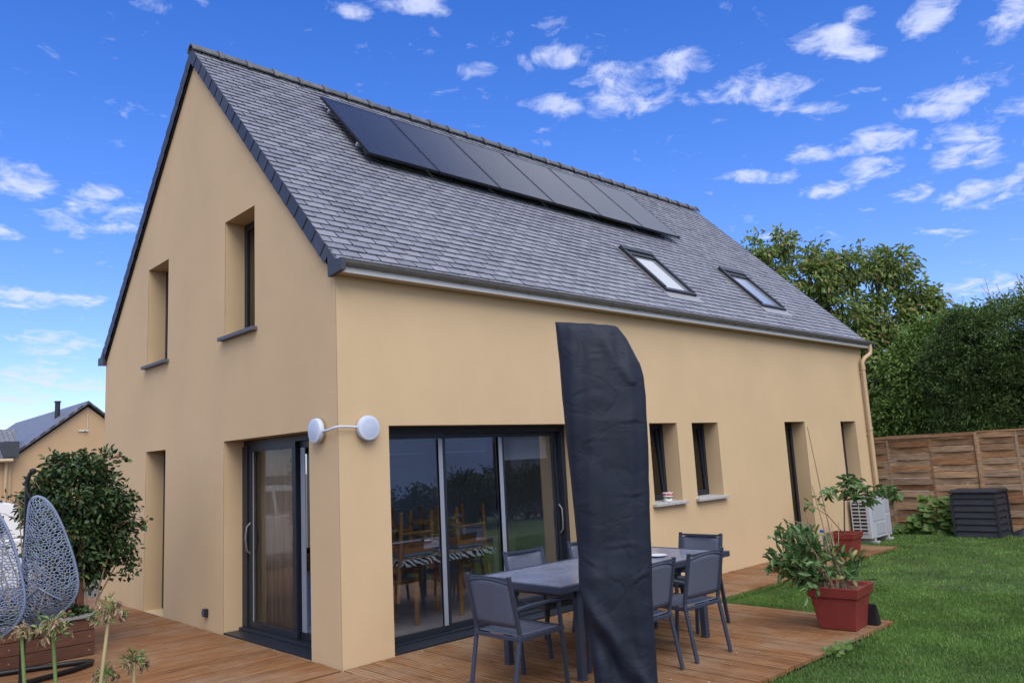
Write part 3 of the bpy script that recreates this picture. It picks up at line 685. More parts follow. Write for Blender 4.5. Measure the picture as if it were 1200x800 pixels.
# ------------------------------------------------------------------ garden furniture
M['alu'] = M['alu']
M['mesh_fabric'] = simple('grey_mesh_fabric', (.085,.100,.148), .6, 0, .4, var=.06, scale=30, bump=.25, bscale=350)
def tabletopmat():
    m, nt, b = mat('speckled_glass_top'); b.inputs['Roughness'].default_value = .22
    tc = N(nt, 'ShaderNodeTexCoord'); n = N(nt, 'ShaderNodeTexNoise', i_Scale=55., i_Detail=3.); L(nt, tc, 'Object', n, 'Vector')
    r = ramp(nt, [(.35,(.15,.175,.25)),(.65,(.21,.24,.33))]); L(nt, n, 'Fac', r, 0); L(nt, r, 0, b, 'Base Color')
    n2 = N(nt, 'ShaderNodeTexNoise', i_Scale=3., i_Detail=4.); L(nt, tc, 'Object', n2, 'Vector')
    r2 = ramp(nt, [(.4,(.18,.18,.18)),(.7,(.4,.4,.4))]); L(nt, n2, 'Fac', r2, 0); L(nt, r2, 0, b, 'Roughness')
    return m
tt = thing('garden_table', 'long grey extending garden table between the wall and the covered parasol', 'table', (1.965,-1.46,0))
tx0, tx1, ty0, ty1, tz = .73, 3.20, -2.02, -.90, .75
s = MB(); g = .003
for (a, b) in ((tx0+.045, tx0+.045+.96), (tx0+1.008, tx1-1.008), (tx1-.045-.96, tx1-.045)): s.box(a+g/2, b-g/2, ty0+.045, ty1-.045, tz-.014, tz)
build('tabletop', s, tabletopmat(), tt, bevel=.002)
s = MB(); s.box(tx0,tx1,ty0,ty0+.043,tz-.05,tz+.003); s.box(tx0,tx1,ty1-.043,ty1,tz-.05,tz+.003)
s.box(tx0,tx0+.043,ty0+.0435,ty1-.0435,tz-.05,tz+.003); s.box(tx1-.043,tx1,ty0+.0435,ty1-.0435,tz-.05,tz+.003)
s.box(tx0+.2,tx1-.2,ty0+.07,ty0+.10,tz-.115,tz-.016); s.box(tx0+.2,tx1-.2,ty1-.10,ty1-.07,tz-.115,tz-.016)
s.box(tx0+.2,tx0+.23,ty0+.101,ty1-.101,tz-.115,tz-.016); s.box(tx1-.23,tx1-.2,ty0+.101,ty1-.101,tz-.115,tz-.016)
build('table_frame', s, M['alu'], tt, bevel=.004)
for x in (1.0, 2.76):
    for y in (-1.95, -1.10):
        s = MB(); s.box(x-.03,x+.03,y-.03,y+.03,0.004,tz-.051); s.box(x-.034,x+.034,y-.034,y+.034,.001,.012); build('leg', s, M['alu'], tt, bevel=.004)

def make_chair():
    t = thing('garden_chair', 'x', 'chair', (0,0,0), 0, 'grey metal armchairs round the garden table')
    w = .245
    for sg in (-1, 1):
        y = sg*w
        s = MB()   # rear leg runs up into the back post
        P = [(-.30,y,.0),(-.225,y,.40),(-.215,y,.46),(-.30,y,.885)]
        for i in range(3): s.beam(P[i], P[i+1], .020, .036, (0,1,0))
        s.box(-.315,-.28,y-.013,y+.013,.882,.890)
        build('leg', s, M['alu'], t, bevel=.003)
        s = MB(); s.beam((.275,y,0),(.235,y,.42),.020,.036,(0,1,0)); s.beam((.235,y,.42),(.225,y,.635),.020,.034,(0,1,0)); build('leg', s, M['alu'], t, bevel=.003)
        s = MB(); Q = [(-.250,y,.640),(-.10,y,.652),(.10,y,.655),(.245,y,.648)]
        for i in range(3): s.beam(Q[i], Q[i+1], .042, .020)
        build('armrest', s, M['alu'], t, bevel=.003)
    s = MB(); s.beam((-.235,-w,.425),(.26,-w,.432),.026,.034); s.beam((-.235,w,.425),(.26,w,.432),.026,.034)
    s.beam((.255,-w,.432),(.255,w,.432),.026,.034); s.beam((-.225,-w+.012,.425),(-.225,w-.012,.425),.022,.03)
    build('seat_frame', s, M['alu'], t, bevel=.004)
    s = MB(); vs = []; nx, ny = 8, 8
    for i in range(nx+1):
        for j in range(ny+1):
            u, v = i/nx, j/ny; vs.append((-.215+.45*u, -w+.014+(2*w-.028)*v, .452-.014*math.sin(PI*u)*math.sin(PI*v)))
    s.add(vs, [(i*(ny+1)+j, (i+1)*(ny+1)+j, (i+1)*(ny+1)+j+1, i*(ny+1)+j+1) for i in range(nx) for j in range(ny)])
    so = build('seat', s, M['mesh_fabric'], t, smooth=True, recalc=False); md = so.modifiers.new('thick','SOLIDIFY'); md.thickness = .006
    s = MB(); vs = []
    def bp(z): return -.215 - .085*(z-.46)/.425
    for i in range(nx+1):
        for j in range(ny+1):
            u, v = i/nx, j/ny; z0 = .505; z1 = .835 + .030*math.sin(PI*v)
            z = z0+(z1-z0)*u; vs.append((bp(z)-.022*math.sin(PI*v)*(.6+.4*u), -w+.010+(2*w-.02)*v, z))
    s.add(vs, [(i*(ny+1)+j, (i+1)*(ny+1)+j, (i+1)*(ny+1)+j+1, i*(ny+1)+j+1) for i in range(nx) for j in range(ny)])
    so = build('backrest', s, M['mesh_fabric'], t, smooth=True, recalc=False); md = so.modifiers.new('thick','SOLIDIFY'); md.thickness = .006; md.offset = 0
    s = MB(); s.beam((bp(.868),-w,.868),(bp(.868),w,.868),.022,.020)
    pts = [(bp(.85)-.022*math.sin(PI*v)-.004, -w+.012+(2*w-.024)*v, .838+.028*math.sin(PI*v)) for v in [i/10 for i in range(11)]]
    s.tube(pts, .008, 6)
    build('back_rail', s, M['alu'], t)
    return t
ch = make_chair()
spots = [((.57,-1.69), 0, 'grey garden chair at the near short end of the table'),
         ((1.44,-2.13), 92, 'garden chair half hidden behind the right edge of the parasol cover'),
         ((2.18,-2.12), 88, 'garden chair on the lawn side of the table, seen whole right of the parasol'),
         ((1.60,-1.01), -92, 'garden chair by the sliding window, seen left of the parasol'),
         ((2.50,-1.02), -89, 'garden chair on the window side, mostly hidden behind the parasol cover'),
         ((3.11,-1.56), 181, 'garden chair at the far short end of the table, facing the camera')]
for i, ((x, y), a, lab) in enumerate(spots):
    o = ch if i == 0 else copy_tree(ch)
    o.location = (x, y, .001); o.rotation_euler = (0,0,R(a)); o['label'] = lab
# saucer on table
s = MB(); s.lathe([(0,.7535),(.06,.7535),(.095,.768),(.09,.770),(.058,.757),(0,.757)], (2.55,-1.62,0), 28)
tag(build('saucer', s, simple('glazed_white', (.5,.54,.6), .2, var=.02), smooth='auto'), 'round pale dish lying on the far half of the garden table', 'dish')
s = MB(); s.box(-.11,.11,-.012,.012,.7535,.768, M=Matrix.Translation((2.42,-1.42,0)) @ Matrix.Rotation(R(-15),4,'Z'))
tag(build('table_slot_cover', s, M['frame'], bevel=.003), 'thin dark bar lying on the garden table right of the parasol', 'bar')

# ------------------------------------------------------------------ covered parasol
pc = thing('covered_parasol', 'tall folded parasol wrapped in a dark navy protective cover', 'parasol', (.55,-2.69,0))
m, nt_, b = mat('navy_cover_fabric'); b.inputs['Roughness'].default_value = .62; b.inputs['Specular IOR Level'].default_value = .22
tcx = N(nt_, 'ShaderNodeTexCoord'); n1 = N(nt_, 'ShaderNodeTexNoise', i_Scale=2.2, i_Detail=5.); L(nt_, tcx, 'Object', n1, 'Vector')
r = ramp(nt_, [(.3,(.011,.015,.028)),(.7,(.016,.021,.037))]); L(nt_, n1, 'Fac', r, 0); L(nt_, r, 0, b, 'Base Color')
mp_ = N(nt_, 'ShaderNodeMapping'); mp_.inputs['Scale'].default_value = (1,1,1.2); L(nt_, tcx, 'Object', mp_, 'Vector')
n2 = N(nt_, 'ShaderNodeTexNoise', i_Scale=4., i_Detail=6., i_Distortion=1.2); L(nt_, mp_, 0, n2, 'Vector')
vr = N(nt_, 'ShaderNodeTexVoronoi', feature='DISTANCE_TO_EDGE'); vr.inputs['Scale'].default_value = 3.4; 
nzd = N(nt_, 'ShaderNodeMixRGB'); nzd.inputs[0].default_value = .25; L(nt_, mp_, 0, nzd, 1); L(nt_, n2, 'Color', nzd, 2); L(nt_, nzd, 0, vr, 'Vector')
rv = ramp(nt_, [(0,(0,0,0)),(.10,(1,1,1))]); L(nt_, vr, 0, rv, 0)
b1 = N(nt_, 'ShaderNodeBump', i_Strength=.5, i_Distance=.012); L(nt_, n2, 'Fac', b1, 'Height')
b2 = N(nt_, 'ShaderNodeBump', i_Strength=.4, i_Distance=.005); L(nt_, rv, 0, b2, 'Height'); L(nt_, b1, 0, b2, 'Normal')
n3 = N(nt_, 'ShaderNodeTexNoise', i_Scale=260.); L(nt_, tcx, 'Object', n3, 'Vector'); b3 = N(nt_, 'ShaderNodeBump', i_Strength=.12, i_Distance=.002); L(nt_, n3, 'Fac', b3, 'Height'); L(nt_, b2, 0, b3, 'Normal')
L(nt_, b3, 0, b, 'Normal'); M['cover'] = m
# flattened sleeve: u = across (camera right), section is a soft rectangle
ux = Vector((.72,-.69,0)); uy = Vector((.69,.72,0))
prof = [  # z, left, right, half depth
 (.06,-.18,.25,.10),(.20,-.18,.262,.12),(.34,-.185,.262,.13),(.48,-.195,.260,.13),(.62,-.212,.258,.14),(.78,-.228,.262,.15),(.93,-.242,.270,.16),(1.05,-.238,.276,.155),(1.25,-.244,.285,.16),(1.5,-.252,.298,.165),(1.75,-.265,.308,.17),
 (2.0,-.276,.318,.165),(2.17,-.283,.324,.155),(2.30,-.287,.320,.145),(2.40,-.290,.305,.135),(2.50,-.293,.262,.12),(2.60,-.296,.215,.10),(2.66,-.298,.186,.085),(2.70,-.300,.165,.06),(2.712,-.302,.15,.03)]
s = MB(); nn = 84; zs = [p[0] for p in prof]
def ip(z, k):
    for a, b_ in zip(prof[:-1], prof[1:]):
        if a[0] <= z <= b_[0]:
            t = (z-a[0])/(b_[0]-a[0]); return a[k]*(1-t)+b_[k]*t
    return prof[-1][k]
rows = 190; base = Vector((.58,-2.69,0))
for i in range(rows+1):
    z = .06 + (2.712-.06)*i/rows; l, r_, dd = ip(z,1), ip(z,2), ip(z,3)
    cxm, hw = (l+r_)/2, (r_-l)/2
    for j in range(nn):
        a = 2*PI*j/nn; ca, sa = math.cos(a), math.sin(a)
        e = .62; u = cxm + hw*math.copysign(abs(ca)**e, ca); v = dd*math.copysign(abs(sa)**.8, sa)
        p = base + ux*u + uy*v + Vector((0,0,z))
        # folds: diagonal tuck below, draped ripples
        f = .012*mn.noise(Vector((u*3, v*3, z*2.6)))+.006*mn.noise(Vector((u*9+5, v*9, z*9)))
        if z < 1.0:
            f += .038*math.exp(-((u - (.28-.62*(z)) )/.05)**2)*(1 if v < 0 else .2) - .034*math.exp(-((u-(.16-.62*z))/.05)**2) + .018*math.sin(u*38+z*3)*max(0,(.8-z))
        if z > 2.25: f += .016*math.exp(-((u-(.02+ (2.6-z)*.55))/.03)**2)
        for zc, u0, w_, am, sl in ((2.50,-.02,.10,.006,.9),(2.30,.14,.07,.005,-1.6),(2.20,-.17,.06,.005,.5),(1.98,.20,.07,.006,-.25),(1.86,-.08,.10,.004,.10),(1.49,.17,.09,.005,.2),(1.44,-.19,.05,.004,.4),(1.13,.05,.11,.005,-.15),(1.02,-.17,.06,.008,-.5),(.90,.18,.08,.007,.35)):
            t_ = z-zc-sl*(u-u0)-.02*math.sin(u*17+zc*5); f += am*math.exp(-(t_/.011)**2)*math.exp(-((u-u0)/w_)**2) - am*.7*math.exp(-((t_+.022)/.014)**2)*math.exp(-((u-u0)/w_)**2)
        f += .006*math.sin(u*46+2.2*math.sin(z*1.7)); n_ = (ux*ca+uy*sa); p += n_*f*(.25+.75*abs(sa))*1.1
        ztop = z + (.035*(-(u-.0)/.3) if z > 2.6 else 0)*((z-2.6)/.112 if z > 2.6 else 0)
        p.z = ztop
        s.v.append(tuple(p))
for i in range(rows):
    for j in range(nn):
        s.f.append([i*nn+j, i*nn+(j+1) % nn, (i+1)*nn+(j+1) % nn, (i+1)*nn+j]); s.m.append(0)
s.f.append([rows*nn+j for j in range(nn)]); s.m.append(0)
build('cover', s, M['cover'], pc, smooth=True)
# little dark pull cord near the top
s = MB(); q = base+ux*(-.16)+uy*(-.155); s.tube([q+Vector((0,0,2.60)), q+Vector((.004,-.004,2.55)), q+ux*.012+Vector((0,0,2.49))], .005, 5)
build('drawstring', s, M['black'], pc)
s = MB(); s.tube([(.58,-2.69,.03),(.58,-2.69,.2)], .04, 12); build('pole', s, M['alu'], pc)
s = MB(); s.box(.08,1.08,-2.72,-2.66,.001,.04); s.box(.55,.61,-3.0,-2.725,.001,.04); s.box(.55,.61,-2.655,-2.25,.001,.04); build('cross_base', s, M['alu'], pc, bevel=.004)

# ------------------------------------------------------------------ leaves
def leaves(cen, ln, wd, droop=.3, dirs=None, curl=.15, rng=RNG):
    """one folded six-point leaf per row of cen"""
    n = len(cen); ln = np.broadcast_to(ln, n)*rng.uniform(.7, 1.25, n); wd = np.broadcast_to(wd, n)*rng.uniform(.75, 1.2, n)
    if dirs is None: dirs = rng.normal(size=(n, 3))
    d = dirs + rng.normal(size=(n, 3))*.35; d[:, 2] -= droop; d /= np.linalg.norm(d, axis=1)[:, None]
    r = rng.normal(size=(n, 3)); r[:, 2] += .9
    s = np.cross(d, r); s /= np.linalg.norm(s, axis=1)[:, None]+1e-9; nn = np.cross(s, d)
    def P(a, b, c): return cen + d*(ln*a)[:, None] + s*(wd*b)[:, None] + nn*(ln*c)[:, None]
    o = np.ones(n)
    V = np.stack([P(0*o,0*o,0*o), P(.4*o,.5*o,curl*o), P(.75*o,.36*o,.05*o), P(1.*o,0*o,-.12*o), P(.75*o,-.36*o,.05*o), P(.4*o,-.5*o,curl*o)], 1).reshape(-1, 3)
    b = np.arange(n)[:, None]*6
    F = np.concatenate([b+np.array([[0,1,2,3]]), b+np.array([[0,3,4,5]])])
    return V, F
def foliage(name, parent, m, clumps, nspray, per, ln, wd, droop=.3, spread=.22, shell=.55, ll=None, squash=1.):
    """leaves gathered in sprays that sit mostly towards each clump's outside"""
    cs = []; ds = []
    vol = sum(c[3]**2 for c in clumps)
    for (x, y, z, r) in clumps:
        k = max(3, int(nspray*r*r/vol)); d = RNG.normal(size=(k, 3)); d /= np.linalg.norm(d, axis=1)[:, None]
        rad = r*(shell + (1-shell)*RNG.uniform(0, 1, k)**.6)*RNG.uniform(.72, 1.12, k)
        c = np.array([x, y, z]) + d*rad[:, None]*np.array([1, 1, squash])
        cc = np.repeat(c, per, 0) + RNG.normal(size=(k*per, 3))*spread*np.array([1,1,.7]); cs.append(cc); ds.append(np.repeat(d, per, 0))
    cen = np.concatenate(cs); dd = np.concatenate(ds)
    V, F = leaves(cen, ln, wd, droop, dd*.8)
    return np_obj(name, V, F, m, parent)
def limb_tree(name, parent, m, base, clumps, r0, n=7, top=None, twig=True):
    mb = MB(); bx = Vector(base)
    cz = sum(c[2] for c in clumps)/len(clumps)
    fork = bx + Vector((0,0,(cz-bx.z)*.42)) if top is None else Vector(top)
    pts = [bx.lerp(fork, t)+Vector((mn.noise(Vector((t*3,0,bx.x)))*.15, mn.noise(Vector((0,t*3,bx.y)))*.15, 0))*(t > 0) for t in (0,.25,.5,.75,1)]
    mb.tube(pts, [r0*1.25,r0,r0*.9,r0*.8,r0*.72], 10)
    for c in clumps:
        e = Vector(c[:3]); mid = fork.lerp(e, .5)+Vector((random.uniform(-.2,.2), random.uniform(-.2,.2), random.uniform(0,.3)))*c[3]
        mb.tube([pts[3 if random.random() < .4 else 4], mid, e], [r0*.45, r0*.26, r0*.10], 6)
        if twig:
            for k in range(5):
                d = Vector((random.gauss(0,1), random.gauss(0,1), random.gauss(.3,.8))).normalized()*c[3]*.95
                mb.tube([mid.lerp(e,.6), e+d*.5+Vector((0,0,.05)), e+d], [r0*.14, r0*.08, r0*.03], 4, cap=False)
    return build(name, mb, m, parent, smooth='auto', recalc=False)
M['bark'] = simple('bark', (.10,.082,.06), .9, var=.35, scale=10, stretch=(1,1,.25), bump=.6, bscale=25)
M['leaf_walnut'] = leafmat('walnut_leaves', [(0, (0.1037, 0.1706, 0.0389)), (0.5, (0.1762, 0.2618, 0.0647)), (0.82, (0.2486, 0.3201, 0.0972)), (0.95, (0.3108, 0.2909, 0.1081)), (1, (0.3522, 0.2038, 0.1081))], .5, .35)
M['leaf_dark'] = leafmat('dark_evergreen', [(0, (0.0408, 0.0816, 0.0255)), (0.6, (0.0765, 0.1428, 0.0382)), (1, (0.1402, 0.2167, 0.0612))], .55, .15, 1.2)
M['leaf_mid'] = leafmat('mid_green_leaves', [(0, (0.0851, 0.1658, 0.0337)), (0.6, (0.1458, 0.2438, 0.0548)), (1, (0.2187, 0.317, 0.0842))], .5, .3)
M['leaf_cover'] = leafmat('climber_leaves', [(0, (0.0168, 0.042, 0.0168)), (0.55, (0.0364, 0.0756, 0.0252)), (0.9, (0.07, 0.1148, 0.0364)), (0.97, (0.098, 0.126, 0.042)), (1, (0.224, 0.084, 0.042))], .42, .12)
M['leaf_laurel'] = leafmat('laurel_leaves', [(0, (0.0531, 0.1187, 0.036)), (0.5, (0.0904, 0.1812, 0.0585)), (0.8, (0.1487, 0.25, 0.099)), (0.93, (0.2231, 0.3, 0.126)), (1, (0.2975, 0.25, 0.09))], .38, .2)
M['leaf_opp'] = leafmat('opposite_leaves', [(0,(.025,.04,.015)),(1,(.05,.075,.03))], .6, .2)
M['leaf_vine'] = leafmat('vine_leaves', [(0,(.050,.105,.018)),(.6,(.085,.155,.028)),(1,(.13,.20,.045))], .5, .3)

# tall walnut-like tree behind the far end of the house
def tree(name, label, cat, base, clumps, r0, lm, nspray, per, ln, wd, droop, spread, group=None, **k):
    t = thing(name, label, cat, base, 0, group)
    limb_tree('trunk', t, M['bark'], base, clumps, r0)
    foliage('crown', t, lm, clumps, nspray, per, ln, wd, droop, spread, **k)
    return t
tree('walnut_tree', 'tall loose green tree rising behind the far end of the roof', 'tree', (18.0,2.3,-.1),
  [(15.3, 3.8, 6.85, 0.5), (15.9, 3.4, 7.2, 0.42), (15.6, 3.6, 6.15, 0.75), (16.6, 2.75, 6.25, 0.62), (17.3, 2.2, 6.5, 0.6), (17.0, 2.6, 5.3, 0.9), (18.1, 1.35, 6.45, 0.62), (18.6, 1.0, 5.5, 0.65), (18.7, 0.8, 5.0, 0.65), (18.0, 1.7, 5.0, 0.9), (17.2, 2.4, 4.3, 0.9), (18.4, 1.2, 4.0, 0.9), (17.8, 1.7, 3.3, 0.95), (18.6, 1.0, 3.0, 0.8), (17.4, 2.3, 2.5, 0.9), (18.2, 1.5, 2.1, 0.9), (16.8, 3.0, 6.85, 0.5), (18.6, 1.9, 6.55, 0.5), (16.0, 3.6, 4.9, 0.8), (14.7, 4.35, 6.5, 0.42), (15.0, 4.2, 5.9, 0.5)],
  .17, M['leaf_walnut'], 2050, 12, .165, .066, .55, .11, shell=.25)
# bushy greenery between tree and hedge
tree('hazel_bush', 'mid green leafy bush over the fence between the tall tree and the dark hedge', 'bush', (15.9,.3,-.1),
  [(15.7,.9,2.2,.7),(15.9,.2,2.6,.75),(16.1,-.3,3.3,.7),(16.2,.6,3.4,.8),(16.4,.1,4.1,.6),(15.5,1.3,1.9,.6),(15.6,.0,2.0,.6),(16.5,-.6,4.3,.5)],
  .06, M['leaf_mid'], 2300, 9, .12, .055, .4, .10, shell=.3)
def hedge_mesh():
    t = thing('hedge', 'large dark clipped conifer hedge behind the wooden fence', 'hedge', (15.0,-3.2,-.1))
    cs = []
    for i in range(560):
        y = random.uniform(-7.6,-.55); z = random.uniform(.9,4.25-(.0 if y < -1.0 else (y+1.0)*1.6)); x = 14.05+random.uniform(-.12,.12)+ .10*mn.noise(Vector((y,z,0)))+max(0,(z-3.6))*.5
        cs.append((x,y,z,.24))
    for i in range(170):
        y = random.uniform(-7.6,-.6); cs.append((random.uniform(14.3,15.7),y,4.22-(0 if y < -1.0 else (y+1.0)*1.2)+.18*mn.noise(Vector((y*1.7,3,0)))+random.uniform(-.1,.12),.22))
    for i in range(60): cs.append((random.uniform(14.2,15.7),-.55+random.uniform(-.1,.15),random.uniform(.9,3.7),.25))
    foliage('foliage', t, M['leaf_dark'], cs, 19000, 9, .068, .020, .0, .05, shell=.3)
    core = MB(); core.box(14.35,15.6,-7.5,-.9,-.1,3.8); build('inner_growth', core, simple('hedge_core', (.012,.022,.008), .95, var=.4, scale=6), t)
    s = MB()
    for i in range(8): y = -7.2+i*.85; s.tube([(14.9,y,-.1),(14.9,y,2.4)], .06, 6)
    build('stems', s, M['bark'], t)
hedge_mesh()
# feathery shrub tips above the hedge
fs = thing('feathery_shrub', 'feathery pale shrub tips showing above the dark hedge at the right', 'shrub', (17.6,-2.9,-.1))
cl = [(17.3,-1.2,4.6,.45),(17.5,-2.0,4.9,.5),(17.6,-2.9,5.1,.6),(17.7,-3.8,5.2,.6),(17.4,-.5,4.4,.35),(17.6,-4.6,5.0,.6)]
limb_tree('stems', fs, M['bark'], (17.6,-2.9,-.1), cl, .05)
foliage('foliage', fs, M['leaf_mid'], cl, 700, 9, .11, .03, -.1, .12, shell=.2)
s = MB()
for i in range(70):
    c = random.choice(cl); a = Vector(c[:3])+Vector((random.gauss(0,.2),random.gauss(0,.25),.1)); h_ = random.uniform(.35,.85)
    lean_ = Vector((random.gauss(0,.15),random.gauss(0,.2),0)); s.tube([a, a+Vector((0,0,h_*.6))+lean_*.4, a+Vector((0,0,h_))+lean_], [.008,.006,.003], 4, cap=False)
    for k in range(5):
        q = a+Vector((0,0,h_*(.5+.1*k)))+lean_*(.4+.12*k); s.tube([q, q+Vector((random.gauss(0,.07),random.gauss(0,.07),.07))], [.004,.002], 3, cap=False)
build('plumes', s, simple('dry_plume', (.22,.19,.12), .8), fs, recalc=False)

# ------------------------------------------------------------------ fence of woven boards
M['fence'] = island('weathered_fence_boards', [(0, (0.1605, 0.0765, 0.0394)), (0.2, (0.3288, 0.1739, 0.0887)), (0.4, (0.3059, 0.2156, 0.1478)), (0.6, (0.2064, 0.1113, 0.0616)), (0.8, (0.413, 0.2643, 0.154)), (1, (0.2523, 0.1948, 0.1478))], .85, .2, (5,.5), stretch=(3,1,22), bump=.5)
fe = thing('wooden_fence', 'weathered woven board fence closing the garden behind the lawn', 'fence', (13.05,-3,-.1))
FX = 13.04; yb = .95; top = 1.80
pan = 0
while yb > -8:
    y1 = yb; y0 = yb-2.45 if pan == 0 else yb-1.95
    tp = top + (.0 if pan == 0 else .045); s = MB(); z = -.02; k = 0
    while z < tp-.05:
        hb = .118
        if k % 2 == 0:
            xo = 0
        n_ = 3; seg = (y1-y0)/n_
        for j in range(n_):
            a, b_ = y0+j*seg, y0+(j+1)*seg
            bow = .020*(1 if (j+k) % 2 else -1); ys = [a+(b_-a)*t for t in (0,.25,.5,.75,1)]
            cc = [bow*math.sin(PI*t) for t in (0,.25,.5,.75,1)]
            dz = random.uniform(-.006,.006); dz2 = dz+random.uniform(-.005,.005)
            vs = []
            for q, (yy, cx) in enumerate(zip(ys, cc)):
                zz = z+dz+(dz2-dz)*q/4
                vs += [(FX+cx-.006,yy,zz),(FX+cx+.006,yy,zz),(FX+cx+.006,yy,zz+hb),(FX+cx-.006,yy,zz+hb)]
            fc = []
            for q in range(4):
                o_ = q*4
                for e in range(4): fc.append((o_+e, o_+(e+1) % 4, o_+4+(e+1) % 4, o_+4+e))
            fc += [(0,1,2,3),(16,19,18,17)]
            s.add(vs, fc)
        z += hb+.006; k += 1
    build('panel', s, M['fence'], fe, recalc=False)
    s = MB()
    for j in (0, 1, 2, 3):
        yy = y0+(y1-y0)*j/3; s.box(FX-.012 if j in (0,3) else FX-.014, FX+.026 if j in (0,3) else FX+.014, yy-.022, yy+.022, -.05, tp)
    s.box(FX-.03,FX-.0,y0,y1,tp-.028,tp-.0)
    build('batten', s, M['fence'], fe)
    s = MB(); s.box(FX-.045,FX+.04,y0-.05,y0-.001,-.11,tp+.02); build('post', s, M['fence'], fe, bevel=.006)
    yb = y0-.05; pan += 1

# ------------------------------------------------------------------ compost bin
cbn = thing('compost_bin', 'black slatted plastic compost bin against the wooden fence', 'compost bin', (12.3,-1.66,-.05))
M['bin'] = simple('black_recycled_plastic', (.020,.023,.034), .5, 0, .4, var=.2, scale=12, bump=.2)
bx0, bx1, by0, by1, bt = 11.93, 12.62, -2.02, -1.30, .74
s = MB(); s.box(bx0+.03,bx1-.03,by0+.03,by1-.03,-.06,bt-.03)
for z in (-.04, .075, .19, .305, .42, .535, .65):
    s.prism([(bx0-.0,z),(bx0+.02,z+.085),(bx0+.029,z+.085),(bx0+.029,z)], by0+.01, by1-.01, 'y')
    s.prism([(bx1+.0,z),(bx1-.02,z+.085),(bx1-.029,z+.085),(bx1-.029,z)], by0+.01, by1-.01, 'y')
    s.prism([(by0-.0,z),(by0+.02,z+.085),(by0+.029,z+.085),(by0+.029,z)], bx0+.01, bx1-.01, 'x')
    s.prism([(by1,z),(by1-.02,z+.085),(by1-.029,z+.085),(by1-.029,z)], bx0+.01, bx1-.01, 'x')
for x in (bx0, bx1):
    for y in (by0, by1): s.box(x-.018,x+.018,y-.018,y+.018,-.06,bt-.02)
build('bin_body', s, M['bin'], cbn)
s = MB(); s.prism([(bx0-.03,bt),(bx0-.03,bt+.03),(bx0+.1,bt+.055),(bx1-.1,bt+.055),(bx1+.03,bt+.03),(bx1+.03,bt)], by0-.03, by1+.03, 'y'); build('lid', s, M['bin'], cbn, bevel=.01)
# tarp heap beside it
s = MB(); nn2 = 18; vs = []
for i in range(nn2+1):
    for j in range(nn2+1):
        u, v = i/nn2, j/nn2; x = 12.25+.7*u; y = -2.62+.62*v
        h_ = .34*math.sin(PI*u)**.6*math.sin(PI*min(1, v*.5+.5))**1.0*(.45+.55*v) + .05*mn.noise(Vector((x*6,y*6,1)))
        vs.append((x, y, -.06+max(0, h_)))
s.add(vs, [(i*(nn2+1)+j,(i+1)*(nn2+1)+j,(i+1)*(nn2+1)+j+1,i*(nn2+1)+j+1) for i in range(nn2) for j in range(nn2)])
o = build('tarpaulin', s, M['bin'], smooth=True, recalc=False); md = o.modifiers.new('t','SOLIDIFY'); md.thickness = .004
tag(o, 'crumpled black tarpaulin heaped on the grass at the right of the compost bin', 'tarpaulin')

# leafy squash plant at the left of the bin
def rnd_clumps(n, x, y, z, r): return [(random.uniform(*x), random.uniform(*y), random.uniform(*z), r) for _ in range(n)]
vp = thing('squash_plant', 'broad leaved green plant growing between the fence and the compost bin', 'plant', (12.5,-.85,-.05))
s = MB()
for i in range(26):
    y = random.uniform(-1.25,-.35); x = random.uniform(12.2,12.8); h_ = random.uniform(.2,.62)*(1 if y < -.6 else .6); s.tube([(12.5,-.85+random.uniform(-.1,.1),-.05),(x,y,h_*.7),(x-.03,y,h_)], [.010,.007,.005], 5, cap=False)
build('stems', s, simple('green_stem', (.07,.12,.03), .6), vp, recalc=False)
def broad(cs, r, name, parent, m, tilt_=.5):
    V = []; F = []; kk = 0
    for (x, y, z) in cs:
        n_ = Vector((-1+random.gauss(0,.5), -.5+random.gauss(0,.5), 1.1)).normalized(); a = n_.cross(Vector((0,0,1))).normalized(); b_ = n_.cross(a)
        rr = r*random.uniform(.65,1.2); V.append(tuple(Vector((x,y,z))-n_*rr*.15)); k0 = kk; K = 10
        for j in range(K):
            t = 2*PI*j/K; q = rr*(1+.16*math.cos(5*t))*(1 if j else .55)
            V.append(tuple(Vector((x,y,z))+a*math.sin(t)*q+b_*math.cos(t)*q - Vector((0,0,1))*(.10*rr*random.random())))
        for j in range(K): F.append((k0, k0+1+j, k0+1+(j+1) % K))
        kk += K+1
    return np_obj(name, np.array(V), np.array(F), m, parent)
cs = []
for i in range(190):
    y = random.uniform(-1.28,-.18); hm_ = .64 if y < -.62 else (.30 if y < -.4 else .08); z = random.uniform(-.0, hm_); cs.append((12.55-.40*math.sqrt(max(0,1-(z/.75)**2))*random.uniform(.5,1.05), y, z))
broad(cs, .080, 'leaves', vp, M['leaf_vine'])

# ------------------------------------------------------------------ heat pump unit
ac = thing('heat_pump', 'pale grey outdoor air conditioning unit at the far end of the wall', 'air conditioner', (11.0,-.22,-.06))
M['acw'] = simple('pale_grey_metal', (.46,.48,.53), .4, .1, var=.04, scale=4)
ax0, ax1, ay0, ay1, az0, az1 = 10.50, 11.40, -.40, -.06, .04, .735
s = MB(); s.box(ax0,ax1,ay0,ay1,az0,az1); build('casing', s, M['acw'], ac, bevel=.012)
s = MB(); s.box(ax0-.01,ax1+.01,ay0-.01,ay1+.01,az1+.001,az1+.02); build('top_cover', s, M['acw'], ac, bevel=.006)
s = MB(); s.box(ax0-.006,ax0-.001,ay0+.05,ay1-.03,az0+.10,az1-.06); build('coil', s, M['black'], ac)
s = MB()
for z in np.arange(az0+.10, az1-.05, .062): s.box(ax0-.022,ax0-.0065,ay0+.04,ay1-.02,float(z),float(z)+.020)
